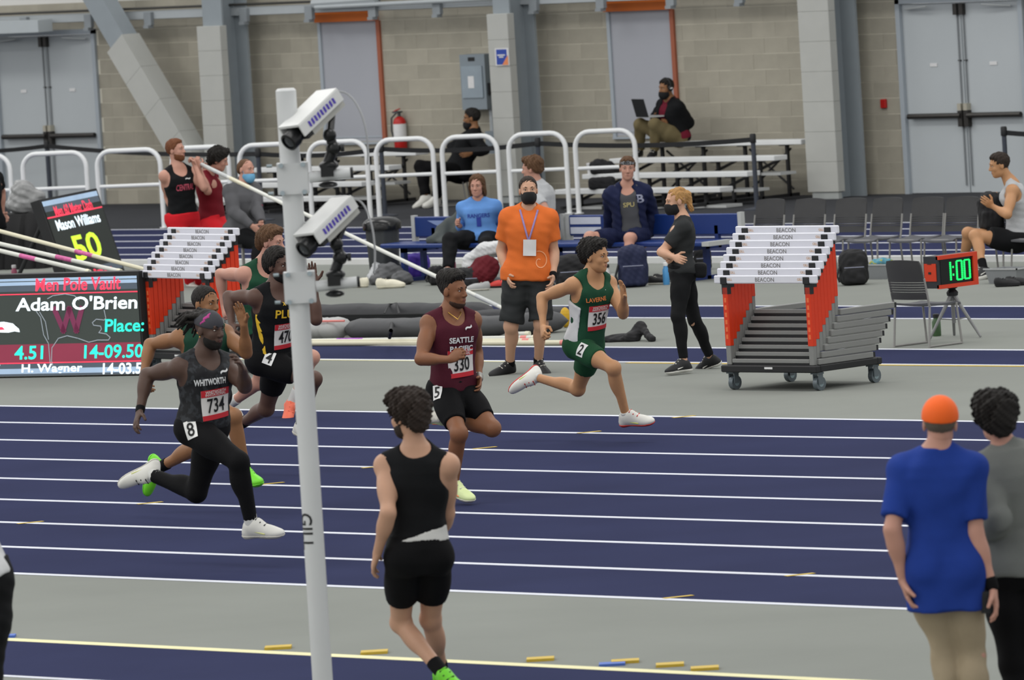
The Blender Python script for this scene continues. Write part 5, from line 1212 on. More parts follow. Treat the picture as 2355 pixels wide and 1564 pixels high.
for (px, py), rr in (((474, 731), .02), ((466, 741), .016), ((484, 709), .02), ((492, 714), .014), ((480, 724), .012)):
    q = h.bvh.ray_cast(Vector(CAM), Vector(nrm(ray(px, py))), 200)
    if q[0]: V, Q = net([EL(np.array(q[0]), np.eye(3), rr, 0)], .004); V, Q = net([hb[0][:3] + (0, 'u', [(np.array(q[0]) + c_r*rr*1.2, c_r), (np.array(q[0]) - c_r*rr*1.2, -c_r), (np.array(q[0]) + (c_u-c_r*.5)*rr*.5, nrm(c_u-c_r*.6)), (np.array(q[0]) - (c_u-c_r*.5)*rr*.5, -nrm(c_u-c_r*.6))])], .006); V = h.hc + (V-h.hc)*1.012; part('headband_print', [(V, Q)], M_mag, hbo)
h.pants(c_blk, .007, .95, .14, 'running_tights', .002); h.hip_number('8', 439, 988, h.root, .3, .095)
h.singlet(c_camo, .013, -.02, .006, arm=.094, neck=.08)
V, Q = net([h.torso(.013)] + [EL(h.pel + (h.nk-h.pel)*.74 + h.lc*k*.075*h.s + h.fc*.075*h.s, (h.lc, h.u, h.fc), (.088*h.s, .071*h.s, .055*h.s), .04) for k in (1, -1)], .011); h.bvh = BVHTree.FromPolygons(V.tolist(), Q.tolist())
h.print_text(.665, 'WHITWORTH', .23, .045, ink_w, h.root, -.03, .03, .012, rot=.06); h.bib(.34, '734', h.root, .02, .10); h.print_text(.80, '~', .06, .022, ink_w, h.root, .07, .02, .012, rot=.3, name='logo_print')
h.shoes(s_wht, s_off, 'LR', C('sock_white', '#cfcfcb'), .07, mat('flash_pale', '#cdd08a', .5), toe_m=s_blk)
MB().ball(h.hp(-.078, -.008, -.044), .006).build('earring', gold, h.root, smooth=True)
a, b = h.J['elR'], h.J['wrR']; h.cloth('wristband', [RC(a*.08+b*.92, b, .033, .032, 0)], c_blk, vox=.006)
# -------- lane 6
h = runner('sprinter in dark green singlet behind the headband runner, lime shoes', 6, (478, 905), (463, 748), (473, 697), 5, 0, -25, 1.03, 1.0)
h.arm('R', (345, 792, 1), (329, 866, -1), (338, 888, -1), 'relaxed').arm('L', (566, 812, -1), (561, 747, -1), (552, 716, -1), 'open', pn=-VD*.8-LAT*.5)
h.leg('R', (537, 958, -1), (566, 1086, 1), (594, 1106, -1)).leg('L', (452, 1030, 1), (366, 1076, 1), (342, 1130, 1))
print('r6', h.report()); h.body(sk_tan).face('#140f0c', lip='#7a4a3c').hair(H_blk, 'buzz')
h.shorts(c_blk, .012, .5, .12, 'tight_shorts', .001); h.singlet(C('deep_green', '#173a2b'), .012, -.03, .005)
h.shoes(s_grn, s_grn, 'LR', c_blk, .10, s_wht)
# -------- lane 4
h = runner('sprinter in black singlet with yellow stripe and hip number 4', 4, (622, 822), (636, 660), (640, 611), 5, 0, -15, 1.03, 1.04)
h.arm('R', (526, 682, 1), (534, 748, -1), (540, 770, -1), 'fist').arm('L', (727, 735, -1), (722, 655, -1), (716, 622, -1), 'open', pn=-VD*.8+LAT*.3)
h.leg('R', (722, 872, -1), (692, 975, 1), (716, 1012, -1)).leg('L', (612, 940, 1), (552, 976, 1), (528, 1020, 1))
print('r4', h.report()); h.body(sk_dk2).face('#120d0a', lip='#5e3a33').hair(H_blk, 'afro').beard(MATS['beard_black'], True, .003)
h.shorts(c_blk, .012, .62, .12, 'tight_shorts', .001); h.hip_number('4', 619, 823, h.root, -.4, .085)
h.singlet(c_blk2, .012, -.03, .005)
for c_, o_, m_ in ((0, .0, ink_y), (1, -.028, ink_w)):
    h.singlet(m_, .0145+.001*c_, -.03, .005, name='side_stripe', planes=[(h.chest_pt(.3, -.095+o_-.012*c_) + h.fc*.0, nrm(h.lc*.75 + h.fc*.25 + h.u*.22)), (h.chest_pt(.3, -.125+o_) + h.fc*.0, -nrm(h.lc*.75 + h.fc*.25 + h.u*.22)), (h.chest_pt(.3) + h.fc*.03, -h.fc), (h.chest_pt(.72), h.u)])
V, Q = net([h.torso(.012)] + [EL(h.pel + (h.nk-h.pel)*.74 + h.lc*k*.075*h.s + h.fc*.075*h.s, (h.lc, h.u, h.fc), (.087*h.s, .07*h.s, .054*h.s), .04) for k in (1, -1)], .011); h.bvh = BVHTree.FromPolygons(V.tolist(), Q.tolist())
h.print_text(.68, 'PLU', .17, .065, ink_y, h.root, .005, .02, .012); h.bib(.36, '470', h.root, .04, .08); h.print_text(.82, 'x', .03, .025, ink_y, h.root, .0, .02, .012, name='logo_print')
h.shoes(s_wht, s_off, 'LR', c_blk, .10)
# -------- lane 1
h = runner('fair skinned sprinter in green singlet with coral shoes behind the mast', 1, (599, 770), (604, 608), (625, 556), 15, 0, -15, 1.06, 1.02)
h.arm('R', (507, 630, 1), (515, 705, -1), (518, 727, -1), 'fist').arm('L', (690, 690, -1), (690, 640, -1), (690, 620, -1), 'fist')
h.leg('R', (718, 822, -1), (672, 925, 1), (662, 972, -1)).leg('L', (596, 880, 1), (528, 930, 1), (505, 965, 1))
print('r1', h.report()); h.body(sk_pink).face('#5a3f28', lip='#b0786c').hair(H_brn, 'swept')
h.shorts(c_blk, .016, .45, .12, 'shorts', .006, inf2=.03); h.singlet(c_green, .014, -.06, .007)
h.shoes(s_orn, s_orn, 'LR', C('sock_white', '#cfcfcb'), .12)
# ================================================================ standing people
def stand(label, foot, pel, nk, head, look, hips, chest, s_=1., g=1., fem=False, offs=(0, 0, 0), bulge=(0, 0, 0), tilt=0, group=None, root=None, hs=1.):
    r0 = G(*foot) if root is None else np.asarray(root, float)
    h = Human(label, AV(*pel, r0, offs[0]), AV(*nk, r0, offs[1]), AV(*head, r0, offs[2]), look, hips, chest, s_, g, fem, bulge, group, tilt=(tilt, 0), hs=hs); HUM.append(h); return h
# -------- official in orange
h = stand('man in orange t-shirt with lanyard, black mask and grey shorts', (1200, 862), (1214, 624), (1216, 482), (1215, 437), -42, -45, -45, 1.02, 1.08)
h.arm('R', (1153, 575, 1), (1166, 632, -1), (1172, 652, -1), 'relaxed').arm('L', (1274, 580, 1), (1272, 636, -1), (1268, 656, -1), 'relaxed')
h.leg('R', (1175, 750, -1), (1173, 838, 1), (1133, 860, -1)).leg('L', (1244, 745, -1), (1238, 833, 1), (1258, 858, -1))
print('orange', h.report()); h.body(sk_pale).face('#3a2a20').hair(H_dkb, 'buzz').mask(c_msk)
h.shorts(c_char, .028, .93, .08, 'shorts', .010, inf2=.045)
t_ = h.tee(c_oran, .026, -.13, .66, 't_shirt', .006)
M_lan = mat('lanyard_lilac', '#8f7fb0', .7, .15, 40)
for k in (1, -1): 
    P = []
    for q in range(9):
        a = q/8; o = h.nk - h.u*(.0+.26*a) + h.lc*k*(.075*(1-a)+.004) + h.fc*.05; hit = h.bvh.ray_cast(Vector(o + h.fc*.3), Vector(-h.fc), .5); P.append(np.array(hit[0]) + h.fc*.004 if hit[0] else o)
    MB().tube(P, .009, 6).build('lanyard', M_lan, h.root, smooth=True)
bo = h.chest_pt(.40, .01); bd = h.print_quad(bo, h.lc, h.u, h.fc, .115, .145, mat('badge_white', '#d8d8d8', .5), h.root, .02, 'name_badge')
sp = [(.016*a*math.cos(a*1.0)*.6, .019*a*math.sin(a)*.6) for a in np.linspace(1.2, 8.2, 40)]; q_ = []
for (u0, v0), (u1, v1) in zip(sp, sp[1:]):
    d_ = nrm(A(u1-u0, v1-v0))*.004; q_ += [(u0-d_[1], v0+d_[0]), (u0+d_[1], v0-d_[0]), (u1+d_[1], v1-d_[0]), (u1-d_[1], v1+d_[0])]
P, Fc = h.conform(q_, [(4*i, 4*i+1, 4*i+2, 4*i+3) for i in range(len(q_)//4)], h.chest_pt(.18, .10), h.lc, h.u, h.fc, .004); MB().add(P, Fc).build('emblem_print', mat('print_pale_orange', '#e8a274', .7), t_)
a, b = h.J['elL'], h.J['wrL']; h.cloth('wristwatch', [RC(a*.1+b*.9, b, .034, .033, 0)], c_blk, vox=.006)
h.shoes(s_blk, s_off, 'LR', c_blk, .05)
# -------- woman
h = stand('woman in dark grey polo with ponytail and black mask, arms folded', (1575, 855), (1568, 620), (1570, 504), (1555, 463), 240, 222, 225, .93, .98, True, offs=(0, 0, 0))
h.arm('L', (1521, 580, -1), (1552, 592, -1), None, 'relaxed').arm('R', (1530, 584, 1), (1540, 596, -1), None, 'fist')
h.leg('L', (1559, 728, -1), (1573, 832, -1), (1537, 852, -1)).leg('R', (1598, 738, 1), (1634, 822, 1), (1606, 846, 1))
print('woman', h.report()); h.body(sk_pale).face('#7a5a3a').hair(H_bld, 'ponytail').mask(c_msk)
h.pants(c_blk2, .010, .93, .12, 'trousers', .004, inf2=.006); h.tee(c_char, .018, -.06, .66, 'polo_shirt', .007, flare=.0)
h.shoes(s_blk, s_wht, 'LR', None, 0, s_wht)
hb_ = h.cloth('waist_bag', [RB(h.pel + h.u*.0 - h.fh*.165 + h.lh*.03, (h.lh, h.fh, h.u), (.12, .055, .065), .035, .02), h.torso(.024, [h.hicut(.10), h.lowcut(.03)])], C('bag_black', '#17181a'), vox=.01)
# -------- bearded vaulter
h = stand('bearded vaulter in black singlet and red trousers', (440, 660), (420, 498), (408, 386), (404, 345), 20, -10, -15, 1.02, 1.0, tilt=8)
h.arm('R', (386, 452, 1), (405, 501, -1), (412, 516, -1), 'relaxed').arm('L', (470, 432, -1), (450, 385, 1), None, 'fist')
h.leg('R', (428, 600, -1), (436, 652, 1), (452, 664, -1)).leg('L', (455, 600, 1), (462, 650, 1), (480, 660, -1))
print('vault', h.report()); h.body(sk_pink).face('#6b3f24', lip='#a86a60').hair(H_red, 'short').beard(H_red, True, .006)
h.pants(c_red, .022, .93, .06, 'trousers', .008); h.singlet(c_blk2, .013, -.06, .005); 
h.print_text(.60, 'CENTRAL', .22, .07, ink_r, h.root, .0, .02, .006); h.print_text(.77, '~', .06, .02, ink_w, h.root, .04, .02, .006, name='logo_print')
h.shoes(s_wht, s_off)
# -------- crouching vaulter with the pole
h = stand('vaulter in maroon and red bending over the held pole', (505, 655), (487, 500), (476, 398), (503, 367), 40, 20, 30, 1.0, .98, offs=(.45, .42, .35), tilt=-35)
h.arm('R', (478, 440, -1), (458, 386, -1), None, 'grip').arm('L', (486, 452, -1), (476, 400, 1), None, 'grip')
h.leg('R', (512, 560, -1), (500, 640, 1), (520, 652, -1)).leg('L', (520, 555, -1), (525, 636, 1), (545, 648, -1))
print('crouch', h.report()); h.body(sk_pink).face('#1c1410').hair(H_blk, 'curly'); h.pants(c_red, .024, .93, .08, 'trousers', .009); h.tee(C('dark_red', '#6e1722'), .018, -.08, .7, 'shirt', .008, flare=0); h.shoes(s_wht, s_off)
# the pole he holds
pa = AV(446, 370, h.nk, -.22); pb = G(1158, 710, .03); vpole(pa, pb, .021, M_polew, 'white vaulting pole held up at the shoulder, sloping to the floor', [(.02, .12, M_tape), (.13, .2, M_pole), (.92, .985, M_tape)], True)
pb2 = G(1125, 722); MB().bbox(pb2[0]-.2, pb2[0]+.2, pb2[1]-.14, pb2[1]+.14, 0, .035, .012).build('floor_pad', mat('pad_grey', '#58595b', .6), label='flat grey pad on the floor under the pole tip', cat='pad')
# -------- grey sweatshirt with blue mask
h = stand('man in grey sweatshirt with blue mask under his chin', (560, 660), (556, 536), (556, 424), (566, 390), 5, 0, -5, .98, 1.1, offs=(.1, .1, .1))
h.arm('R', (540, 490, -1), (580, 520, -1), None).arm('L', (590, 480, -1), (600, 512, -1), None)
h.leg('R', (600, 560, -1), (585, 645, 1), (612, 655, -1)).leg('L', (612, 548, 1), (605, 635, 1), (630, 645, 1))
print('greyman', h.report()); h.body(sk_pink).face('#4a3424').hair(H_brn, 'thin').mask(c_mskb, .03)
h.pants(c_blk2, .02, .93, .1, 'trousers', .008); h.tee(c_grey, .032, -.10, name='sweatshirt', long=True, fold=.010); h.print_text(.52, 'C', .09, .09, ink_r, h.root, .07, .02, .006, name='emblem_print'); h.shoes(s_blk, s_off)
st = wloc(h.root); stl = empty('folding_stool', (st[0], st[1], 0), 'low dark folding stool under the man in grey sweatshirt', 'stool'); zz = h.pel[2]-.13
MB().obox((st[0], st[1], zz), np.eye(3), (.2, .2, .02)).build('seat', M_bk, stl)
for a in (-1, 1):
    for b in (-1, 1): MB().tube([(st[0]+a*.17, st[1]+b*.17, zz), (st[0]+a*.18, st[1]+b*.18, 0)], .012, 6).build('leg', M_cf, stl)
# ================================================================ seated people
bz = ZBENCH
def sit(label, pel, nk, head, look, hips, chest, Y, s_=1., g=1., bulge=(0, 0, 0), offs=(0, 0), tilt=0):
    p = AY(*pel, Y); h = Human(label, p, AV(*nk, p, offs[0]), AV(*head, p, offs[1]), look, hips, chest, s_, g, False, bulge, None, tilt=(tilt, 0)); HUM.append(h); return h
h = sit('long haired man in light blue shirt sitting on the blue bench', (1106, 545), (1101, 463), (1097, 427), -60, -50, -50, 56.72, .96, 1.04, bulge=-VD*.0, offs=(.02, -.04))
h.arm('R', (1064, 520, 1), (1058, 520, -1), (1048, 512, -1), 'fist').arm('L', (1145, 516, 1), (1102, 527, -1), (1086, 530, -1), 'relaxed')
h.leg('R', (1035, 552, -1), (1030, 622, -1), (1018, 634, -1)).leg('L', (1118, 560, -1), (1120, 625, -1), (1116, 640, -1))
print('bluesit', h.report()); h.body(sk_pink).face('#4a3424', lip='#b98a7c').hair(H_brn, 'long'); h.pants(c_blk2, .022, .93, .1, 'trousers', .009); h.tee(c_sky, .024, -.08, name='shirt', long=True, fold=.009)
h.print_text(.60, 'RANGERS', .24, .045, ink_n, h.root, 0, .02, .005); h.print_text(.42, '1', .05, .10, ink_n, h.root, 0, .03, .005, name='emblem_print'); h.shoes(s_blk, s_off)
h = sit('man in open navy jacket with patterned headband sitting on the blue bench', (1452, 540), (1441, 428), (1443, 387), -45, -58, -45, 56.74, 1.02, 1.0, offs=(.02, -.03))
h.arm('R', (1405, 488, 1), (1398, 530, 1), None).arm('L', (1500, 490, 1), (1490, 545, -1), (1488, 560, -1))
h.leg('R', (1356, 545, -1), (1335, 620, -1), (1318, 638, -1)).leg('L', (1448, 548, -1), (1442, 632, -1), (1436, 648, -1))
print('navysit', h.report()); h.body(sk_pink).face('#3a2a1c', lip='#a87468').hair(H_brn, 'short')
hb = [EL(h.hp(0, -.010, .030), (h.hl, h.hf, h.hu), (.087, .108, .097), 0)]; h.cloth('headband', hb, mat('headband_speckled', '#26282c', .7, .1, 40, col2='#9a9c9e'), [(h.hp(0, 0, .045), -h.hu), (h.hp(0, 0, .085), h.hu)], vox=.006)
h.shorts(c_navy, .020, .80, .1, 'shorts', .007); h.singlet(mat('cloth_grey_fade', '#45464a', .8, .08, 8), .012, -.05, .005); h.print_text(.62, 'SPU', .12, .05, mat('print_pale_gold', '#a89c6a', .6), h.root, 0, .02, .006)
P = [h.torso(.034, [h.lowcut(-.10)], k=.04)] + h.traps(.02) + h.delts(.03)
for sd in 'LR': P += h.uarm(sd, .03) + h.farm(sd, .03, .97)
P += [EL(h.nk + h.u*.03 + h.fc*.05, (h.lc, h.fc, h.u), (.065, .08, .05), .01, 's'), RC(h.nk + h.fc*.14 - h.u*.05, h.pel + h.fc*.16, .085, .115, .01, 's')]
jk = h.cloth('jacket', P, c_navy, (), fold=.010, fscale=16); h.print_text(.72, 'B', .08, .09, mat('print_silver', '#8f93a6', .6), jk, .125, .02, .005, name='emblem_print'); h.shoes(s_wht, s_off, 'LR', c_wht, .08)
h = sit('man in light grey shirt turned away behind the man in orange', (1250, 540), (1240, 430), (1222, 388), 205, 215, 200, 56.86, 1.0, 1.08, offs=(.0, 0))
h.arm('L', (1262, 492, -1), (1230, 530, -1), None).arm('R', (1200, 490, 1), (1195, 520, -1), None)
h.leg('L', (1195, 560, -1), (1190, 632, -1), (1175, 645, -1)).leg('R', (1180, 552, 1), (1172, 625, 1), (1160, 636, 1))
print('behind', h.report()); h.body(sk_pink).face('#4a3424').hair(H_brn, 'wavy'); h.pants(c_blk2, .02, .93, .1); h.tee(c_lgrey, .026, -.1, .6, 'shirt', .009); h.shoes(s_blk, s_off)
# -------- in black by the cabinet
h = sit('man all in black with glasses slouching on a chair by the wall', (1052, 394), (1092, 302), (1085, 271), 212, 218, 225, 68.6, 1.04, 1.1)
h.arm('L', (1114, 345, -1), (1082, 352, -1), None).arm('R', (1038, 338, 1), (1056, 350, -1), None)
h.leg('L', (1018, 388, -1), (1004, 455, 1), (978, 472, -1)).leg('R', (966, 382, 1), (980, 452, -1), (954, 474, -1))
print('black', h.report()); h.body(sk_tan).face('#15100c').hair(H_blk, 'short').mask(c_msk, .035); h.pants(c_blk, .024, .95, .1, 'trousers', .008); h.tee(c_blk2, .034, -.10, name='jacket', long=True, fold=.009); h.shoes(s_wht, s_wht, 'LR')
for q in (1, -1): MB().tube([h.hp(q*.012, .096, .012), h.hp(q*.05, .084, .012), h.hp(q*.074, .0, .010)], .003, 5).build('glasses_arm', c_msk, h.root)
cc = copy_tree(ch0); cc.scale = (.92, .92, .80); cc.location = (h.pel[0]-.12, h.pel[1]-.02, 0); cc.rotation_euler = (0, 0, math.radians(218+90)); tag(cc, 'black chair under the slouching man in black by the wall', 'chair', 'row of stacking chairs')
# -------- laptop and headphones
Yt = 67.35 + .52*3 + .14
h = sit('man with headphones, black jacket and khaki trousers working on a laptop', (1553, 313), (1541, 232), (1532, 202), 258, 250, 255, Yt, .98, 1.12, offs=(-.06, -.12))
h.arm('L', (1581, 282, 1), (1542, 285, -1), (1530, 282, -1)).arm('R', (1512, 268, 1), (1505, 272, -1), None)
h.leg('L', (1506, 286, -1), (1505, 345, 1), (1494, 360, -1)).leg('R', (1472, 286, -1), (1472, 345, 1), (1460, 360, -1))
print('laptop', h.report()); h.body(sk_tan).face('#15100c').hair(H_blk, 'short').mask(c_msk, .025); h.pants(c_olive, .022, .94, .1, 'trousers', .008); h.shoes(s_blk, s_wht)
h.tee(C('wine', '#6a1a2c'), .018, -.02, .3, 'shirt', .005, flare=0)
P = [h.torso(.036, [h.lowcut(-.12)], k=.04)] + h.traps(.024) + h.delts(.034)
for sd in 'LR': P += h.uarm(sd, .034) + h.farm(sd, .032, .95)
P += [EL(h.nk + h.u*.03 + h.fc*.05, (h.lc, h.fc, h.u), (.06, .08, .05), .01, 's'), RC(h.nk + h.fc*.14 - h.u*.04, h.pel + h.fc*.17, .07, .085, .01, 's')]
h.cloth('jacket', P, c_blk2, (), fold=.01, fscale=16)
hp_ = MB(); 
for q in (1, -1): hp_.ball(h.hp(q*.092, -.006, -.002), (.022, .036, .042), (h.hl, h.hf, h.hu), 12, 8)
hp_.tube([h.hp(.098*math.cos(a), -.008, .03+.10*math.sin(a)) for a in np.linspace(0, math.pi, 11)], .010, 8).build('headphones', M_blk_pl, h.root, smooth=True)
MB().ball(h.hp(.114, -.006, .0), (.004, .022, .009), (h.hl, h.hf, h.hu)).build('headphone_trim', M_stk, h.root)
lb = (h.J['knL']+h.J['knR'])/2 + A(0, 0, .10); fw_ = nrm(A(math.cos(math.radians(250)), math.sin(math.radians(250)), 0)); rt_ = np.cross(fw_, A(0, 0, 1))
lp = empty('laptop', lb, 'open black laptop on the knees of the man with headphones', 'laptop'); upl = nrm(A(0, 0, 1) + fw_*.25)
MB().obox(lb - fw_*.06, (rt_, fw_, A(0, 0, 1)), (.17, .12, .009)).build('keyboard_base', M_alug, lp); MB().obox(lb + fw_*.065 + upl*.12, (rt_, upl, nrm(np.cross(rt_, upl))), (.17, .12, .005)).build('screen', M_blk_pl, lp)
# -------- grey tank top at right
h = sit('man in grey tank top and black shorts sitting at the right edge', (2336, 547), (2326, 420), (2298, 379), 232, 215, 222, CHY, 1.02, 1.02, bulge=-LAT*-.05, offs=(-.0, -.04), tilt=-6)
h.arm('L', (2317, 494, -1), (2282, 474, 1), (2268, 464, -1), 'relaxed').arm('R', (2310, 492, 1), (2296, 466, 1), None, 'relaxed')
h.leg('L', (2242, 542, -1), (2263, 620, -1), (2238, 642, -1)).leg('R', (2226, 536, 1), (2214, 608, 1), (2196, 630, 1))
print('tank', h.report()); h.body(sk_oliv).face('#1c1410', lip='#a5675a').hair(H_dkb, 'short'); h.shorts(c_blk2, .024, .62, .1, 'shorts', .009, inf2=.035); h.singlet(c_lgrey, .014, -.05, .006); h.shoes(s_blk, s_wht, 'LR', c_blk, .12, s_wht)
# ================================================================ foreground people
r7 = G(1000, 1612)
h = stand('man in black singlet and tight shorts walking away in front of the track', None, (962, 1272), (958, 1038), (937, 955), 178, 150, 128, 1.04, .98, offs=(0, 0, .0), root=r7, tilt=-5)
h.arm('L', (893, 1180, -1), (868, 1272, 1), (858, 1306, 1), 'relaxed').arm('R', (1028, 1180, 1), (1012, 1240, 1), None, 'relaxed')
h.leg('L', (922, 1432, 1), (1016, 1546, -1), (1058, 1586, -1)).leg('R', (990, 1424, 1), (1016, 1548, 1), (1000, 1580, 1))
print('fg', h.report()); h.body(sk_pale, .010).face('#1c1410').hair(H_dkb, 'curly').beard(H_dkb, True, .003)
h.shorts(c_blk, .012, .64, .20, 'tight_shorts', .002, tiltf=0.)
hem_ = (h.chest_pt(.17), -nrm(h.u + h.lc*.34)); h.cloth('waistband', [h.torso(.0135, [(hem_[0] + h.u*.012, -hem_[1]), h.lowcut(.13)])], mat('waistband_white', '#c4c4c0', .7), vox=.009); h.singlet(c_blk2, .013, .05, .005, neck=.075, planes=[hem_])
h.shoes(s_grn, s_blk, 'LR', c_blk, .09)
rb = G(2225, 1742)
h = stand('man in royal blue polo and orange cap seen from behind', None, (2168, 1300), (2154, 1042), (2162, 973), 128, 135, 128, 1.05, .98, root=rb)
h.arm('L', (2052, 1218, -1), (2078, 1335, 1), (2094, 1392, 1), 'relaxed').arm('R', (2243, 1228, -1), (2282, 1352, -1), (2294, 1408, -1), 'relaxed')
h.leg('L', (2176, 1505, 1), (2190, 1700, 1), (2175, 1722, 1)).leg('R', (2238, 1510, 1), (2252, 1705, -1), (2270, 1722, 1))
print('polo', h.report()); h.body(sk_pink, .010).hair(H_gry, 'buzz'); h.pants(c_khaki, .016, .96, .1, 'trousers', .010, inf2=.03); pol = h.tee(c_blue, .020, -.40, .80, 'polo_shirt', .010, flare=.014, hipw=.172)
h.cloth('collar', [RC(h.nk - h.u*.03, h.nk + (h.hc-h.nk)*.30, .075, .066, 0)], c_blue, [(h.nk + (h.hc-h.nk)*.30, h.u)], vox=.008, parent=pol)
cap = h.cloth('cap', [EL(h.hp(0, -.010, .035), (h.hl, h.hf, h.hu), (.094, .117, .106), 0)], mat('cap_orange', '#f0641c', .7, .04), [(h.hp(0, 0, .018), -nrm(h.hu - h.hf*.12))], vox=.006)
V, Q = net([EL(h.hp(0, .12, .028), (h.hl, h.hf, h.hu), (.075, .075, .006), 0)], .006); part('cap_peak', [(V, Q)], MATS['cap_orange'], cap)
h.shoes(s_blk, s_off)
a, b = h.J['elR'], h.J['wrR']; h.cloth('wristwatch', [RC(a*.12+b*.88, a*.02+b*.98, .036, .034, 0)], c_blk, vox=.007)
wq = h.J['wrR'] + h.hand['R'][0]*.07 - LAT*.05; MB().obox(wq, (LAT, VD, A(0, 0, 1)), (.022, .018, .055)).tube([wq + A(0, 0, .05), wq + A(0, 0, .1)], .006, 6).build('handheld_radio', M_blk_pl, label='small black device in the hand of the man in blue polo', cat='radio')
rc = G(2345, 1715)
h = stand('person with black curly hair in grey sweatshirt at the right edge', None, (2348, 1300), (2318, 1040), (2288, 962), 150, 140, 145, 1.0, 1.08, root=rc, offs=(.1, .1, .1))
h.arm('L', (2296, 1195, -1), (2262, 1248, 1), None).arm('R', (2420, 1190, 1), (2380, 1260, 1), None)
h.leg('L', (2335, 1530, 1), (2350, 1740, 1), (2335, 1760, 1)).leg('R', (2395, 1530, 1), (2410, 1740, 1), (2400, 1760, 1))
print('curly', h.report()); h.body(sk_pink, .010).hair(H_blk, 'curly'); h.pants(c_blk, .022, .97, .1, 'trousers', .008); h.tee(C('mid_grey', '#737672'), .034, -.06, name='sweatshirt', long=True, fold=.010, flare=.0); h.shoes(s_blk, s_off)
re_ = G(-50, 1790)
h = stand('person in black clothes cut off by the left edge', None, (-66, 1335), (-150, 1080), (-165, 1010), 100, 110, 110, 1.06, 1.1, root=re_)
h.arm('L', (-220, 1230, 1), (-200, 1300, -1), None).arm('R', (-95, 1200, 1), (-40, 1250, 1), None)
h.leg('L', (-90, 1560, 1), (-80, 1770, 1), (-90, 1790, 1)).leg('R', (-38, 1560, -1), (-35, 1770, 1), (-30, 1795, 1))
print('edge', h.report()); h.body(sk_pale, .012).hair(H_dkb, 'short'); h.pants(c_blk2, .04, .97, .12, 'trousers', .008); h.tee(c_wht, .03, .0, .7, 'shirt', .008, flare=0); h.shoes(s_blk, s_off)
rl = G(-20, 655)
h = stand('person in dark clothes whose bare forearm shows at the left edge', None, (-26, 515), (-30, 398), (-28, 360), 30, 10, 10, 1.0, 1.0, root=rl)
h.arm('L', (4, 440, 1), (6, 492, -1), (16, 504, -1), 'relaxed').arm('R', (-60, 450, -1), (-55, 500, 1), None)
h.leg('L', (-16, 590, -1), (-14, 640, 1), (0, 652, -1)).leg('R', (-34, 590, -1), (-32, 645, 1), (-18, 655, -1))
h.body(sk_pink, .012).hair(H_brn, 'short'); h.pants(c_blk2, .02, .95, .1); h.tee(c_blk2, .022, -.08, .6, 'shirt'); h.shoes(s_blk, s_off)
# ================================================================ bags, clothes, shoes and bottles on the floor
def lump(name, m, label, cat, prims, vox=.009, fold=.006, planes=(), fs=55, group=None, root=None):
    V, Q = net(prims, vox, [(A(0, 0, .002), A(0, 0, -1))] + list(planes), fold, fs, seed=len(label))
    if root is not None: return part(name, [(V, Q)], m, root)
    c = V.mean(0); r = empty(name, (c[0], c[1], 0), label, cat, group); part('body', [(V, Q)], m, r); return r
E3 = np.eye(3); UPZ = A(0, 0, 1)
def gp(px, py, z=0.): q = G(px, py); q[2] = z; return q
def bag(px, py, w_, d_, h_, m, label, name='backpack', straps=True):
    p = gp(px, py); r = lump(name, m, label, 'bag', [RB(p + UPZ*h_*.46, (LAT, VD, UPZ), (w_*.44, d_*.36, h_*.48), min(w_, d_)*.30, .03), RB(p + UPZ*h_*.28 - VD*d_*.34, (LAT, VD, UPZ), (w_*.34, d_*.16, h_*.24), d_*.14, .02), EL(p + UPZ*h_*.86, (LAT, VD, UPZ), (w_*.36, d_*.30, h_*.16), .04)], fold=.006)
    if straps:
        MB().tube([p + UPZ*h_*.92 - LAT*.04, p + UPZ*(h_*1.02) , p + UPZ*h_*.92 + LAT*.04], .008, 6).build('top_handle', M_belt, r, smooth=True)
        MB().tube([p + UPZ*h_*.55 - LAT*w_*.42 - VD*d_*.2, p + UPZ*h_*.30 - LAT*w_*.52 - VD*d_*.35, p + UPZ*.04 - LAT*w_*.45 - VD*d_*.35], .012, 6).build('strap', M_belt, r, smooth=True)
        MB().tube([p + UPZ*h_*.52 - VD*d_*.52 + LAT*w_*k*.05 for k in range(-6, 7)], .004, 5).build('zip', MATS['print_silver'] if 'print_silver' in MATS else M_alug, r)
    return r
b_ = bag(1458, 660, .36, .26, .44, M_navy, 'navy blue backpack standing before the blue bench')
bag(1318, 664, .42, .30, .36, M_bk, 'black bag behind the green singlet runner, by the bench')
bag(960, 640, .34, .28, .27, M_purb, 'purple backpack on the floor beside the dustbin')
bag(1005, 655, .22, .22, .20, M_bk, 'small black bag below the white pole by the bench')
bag(1070, 664, .44, .3, .22, M_bk, 'black sports bag behind the maroon singlet runner', 'sports_bag')
bag(1965, 655, .34, .3, .36, M_bk, 'black backpack under the stacking chairs beside the red uprights')
bag(1617, 620, .22, .16, .24, M_bk, 'dark bag on the far side of the woman')
q = gp(2288, 600); 
pz = A(AY(2282, 500, CHY)[0], CHY-.02, .46); lump('backpack', M_bk, 'black backpack on the chair beside the man in grey', 'bag', [RB(pz + UPZ*.17, (LAT, VD, UPZ), (.13, .09, .18), .06, .03), RB(pz + UPZ*.11 - VD*.09, (LAT, VD, UPZ), (.10, .05, .10), .04, .03), EL(pz + UPZ*.33, (LAT, VD, UPZ), (.10, .08, .07), .04)], fold=.006)
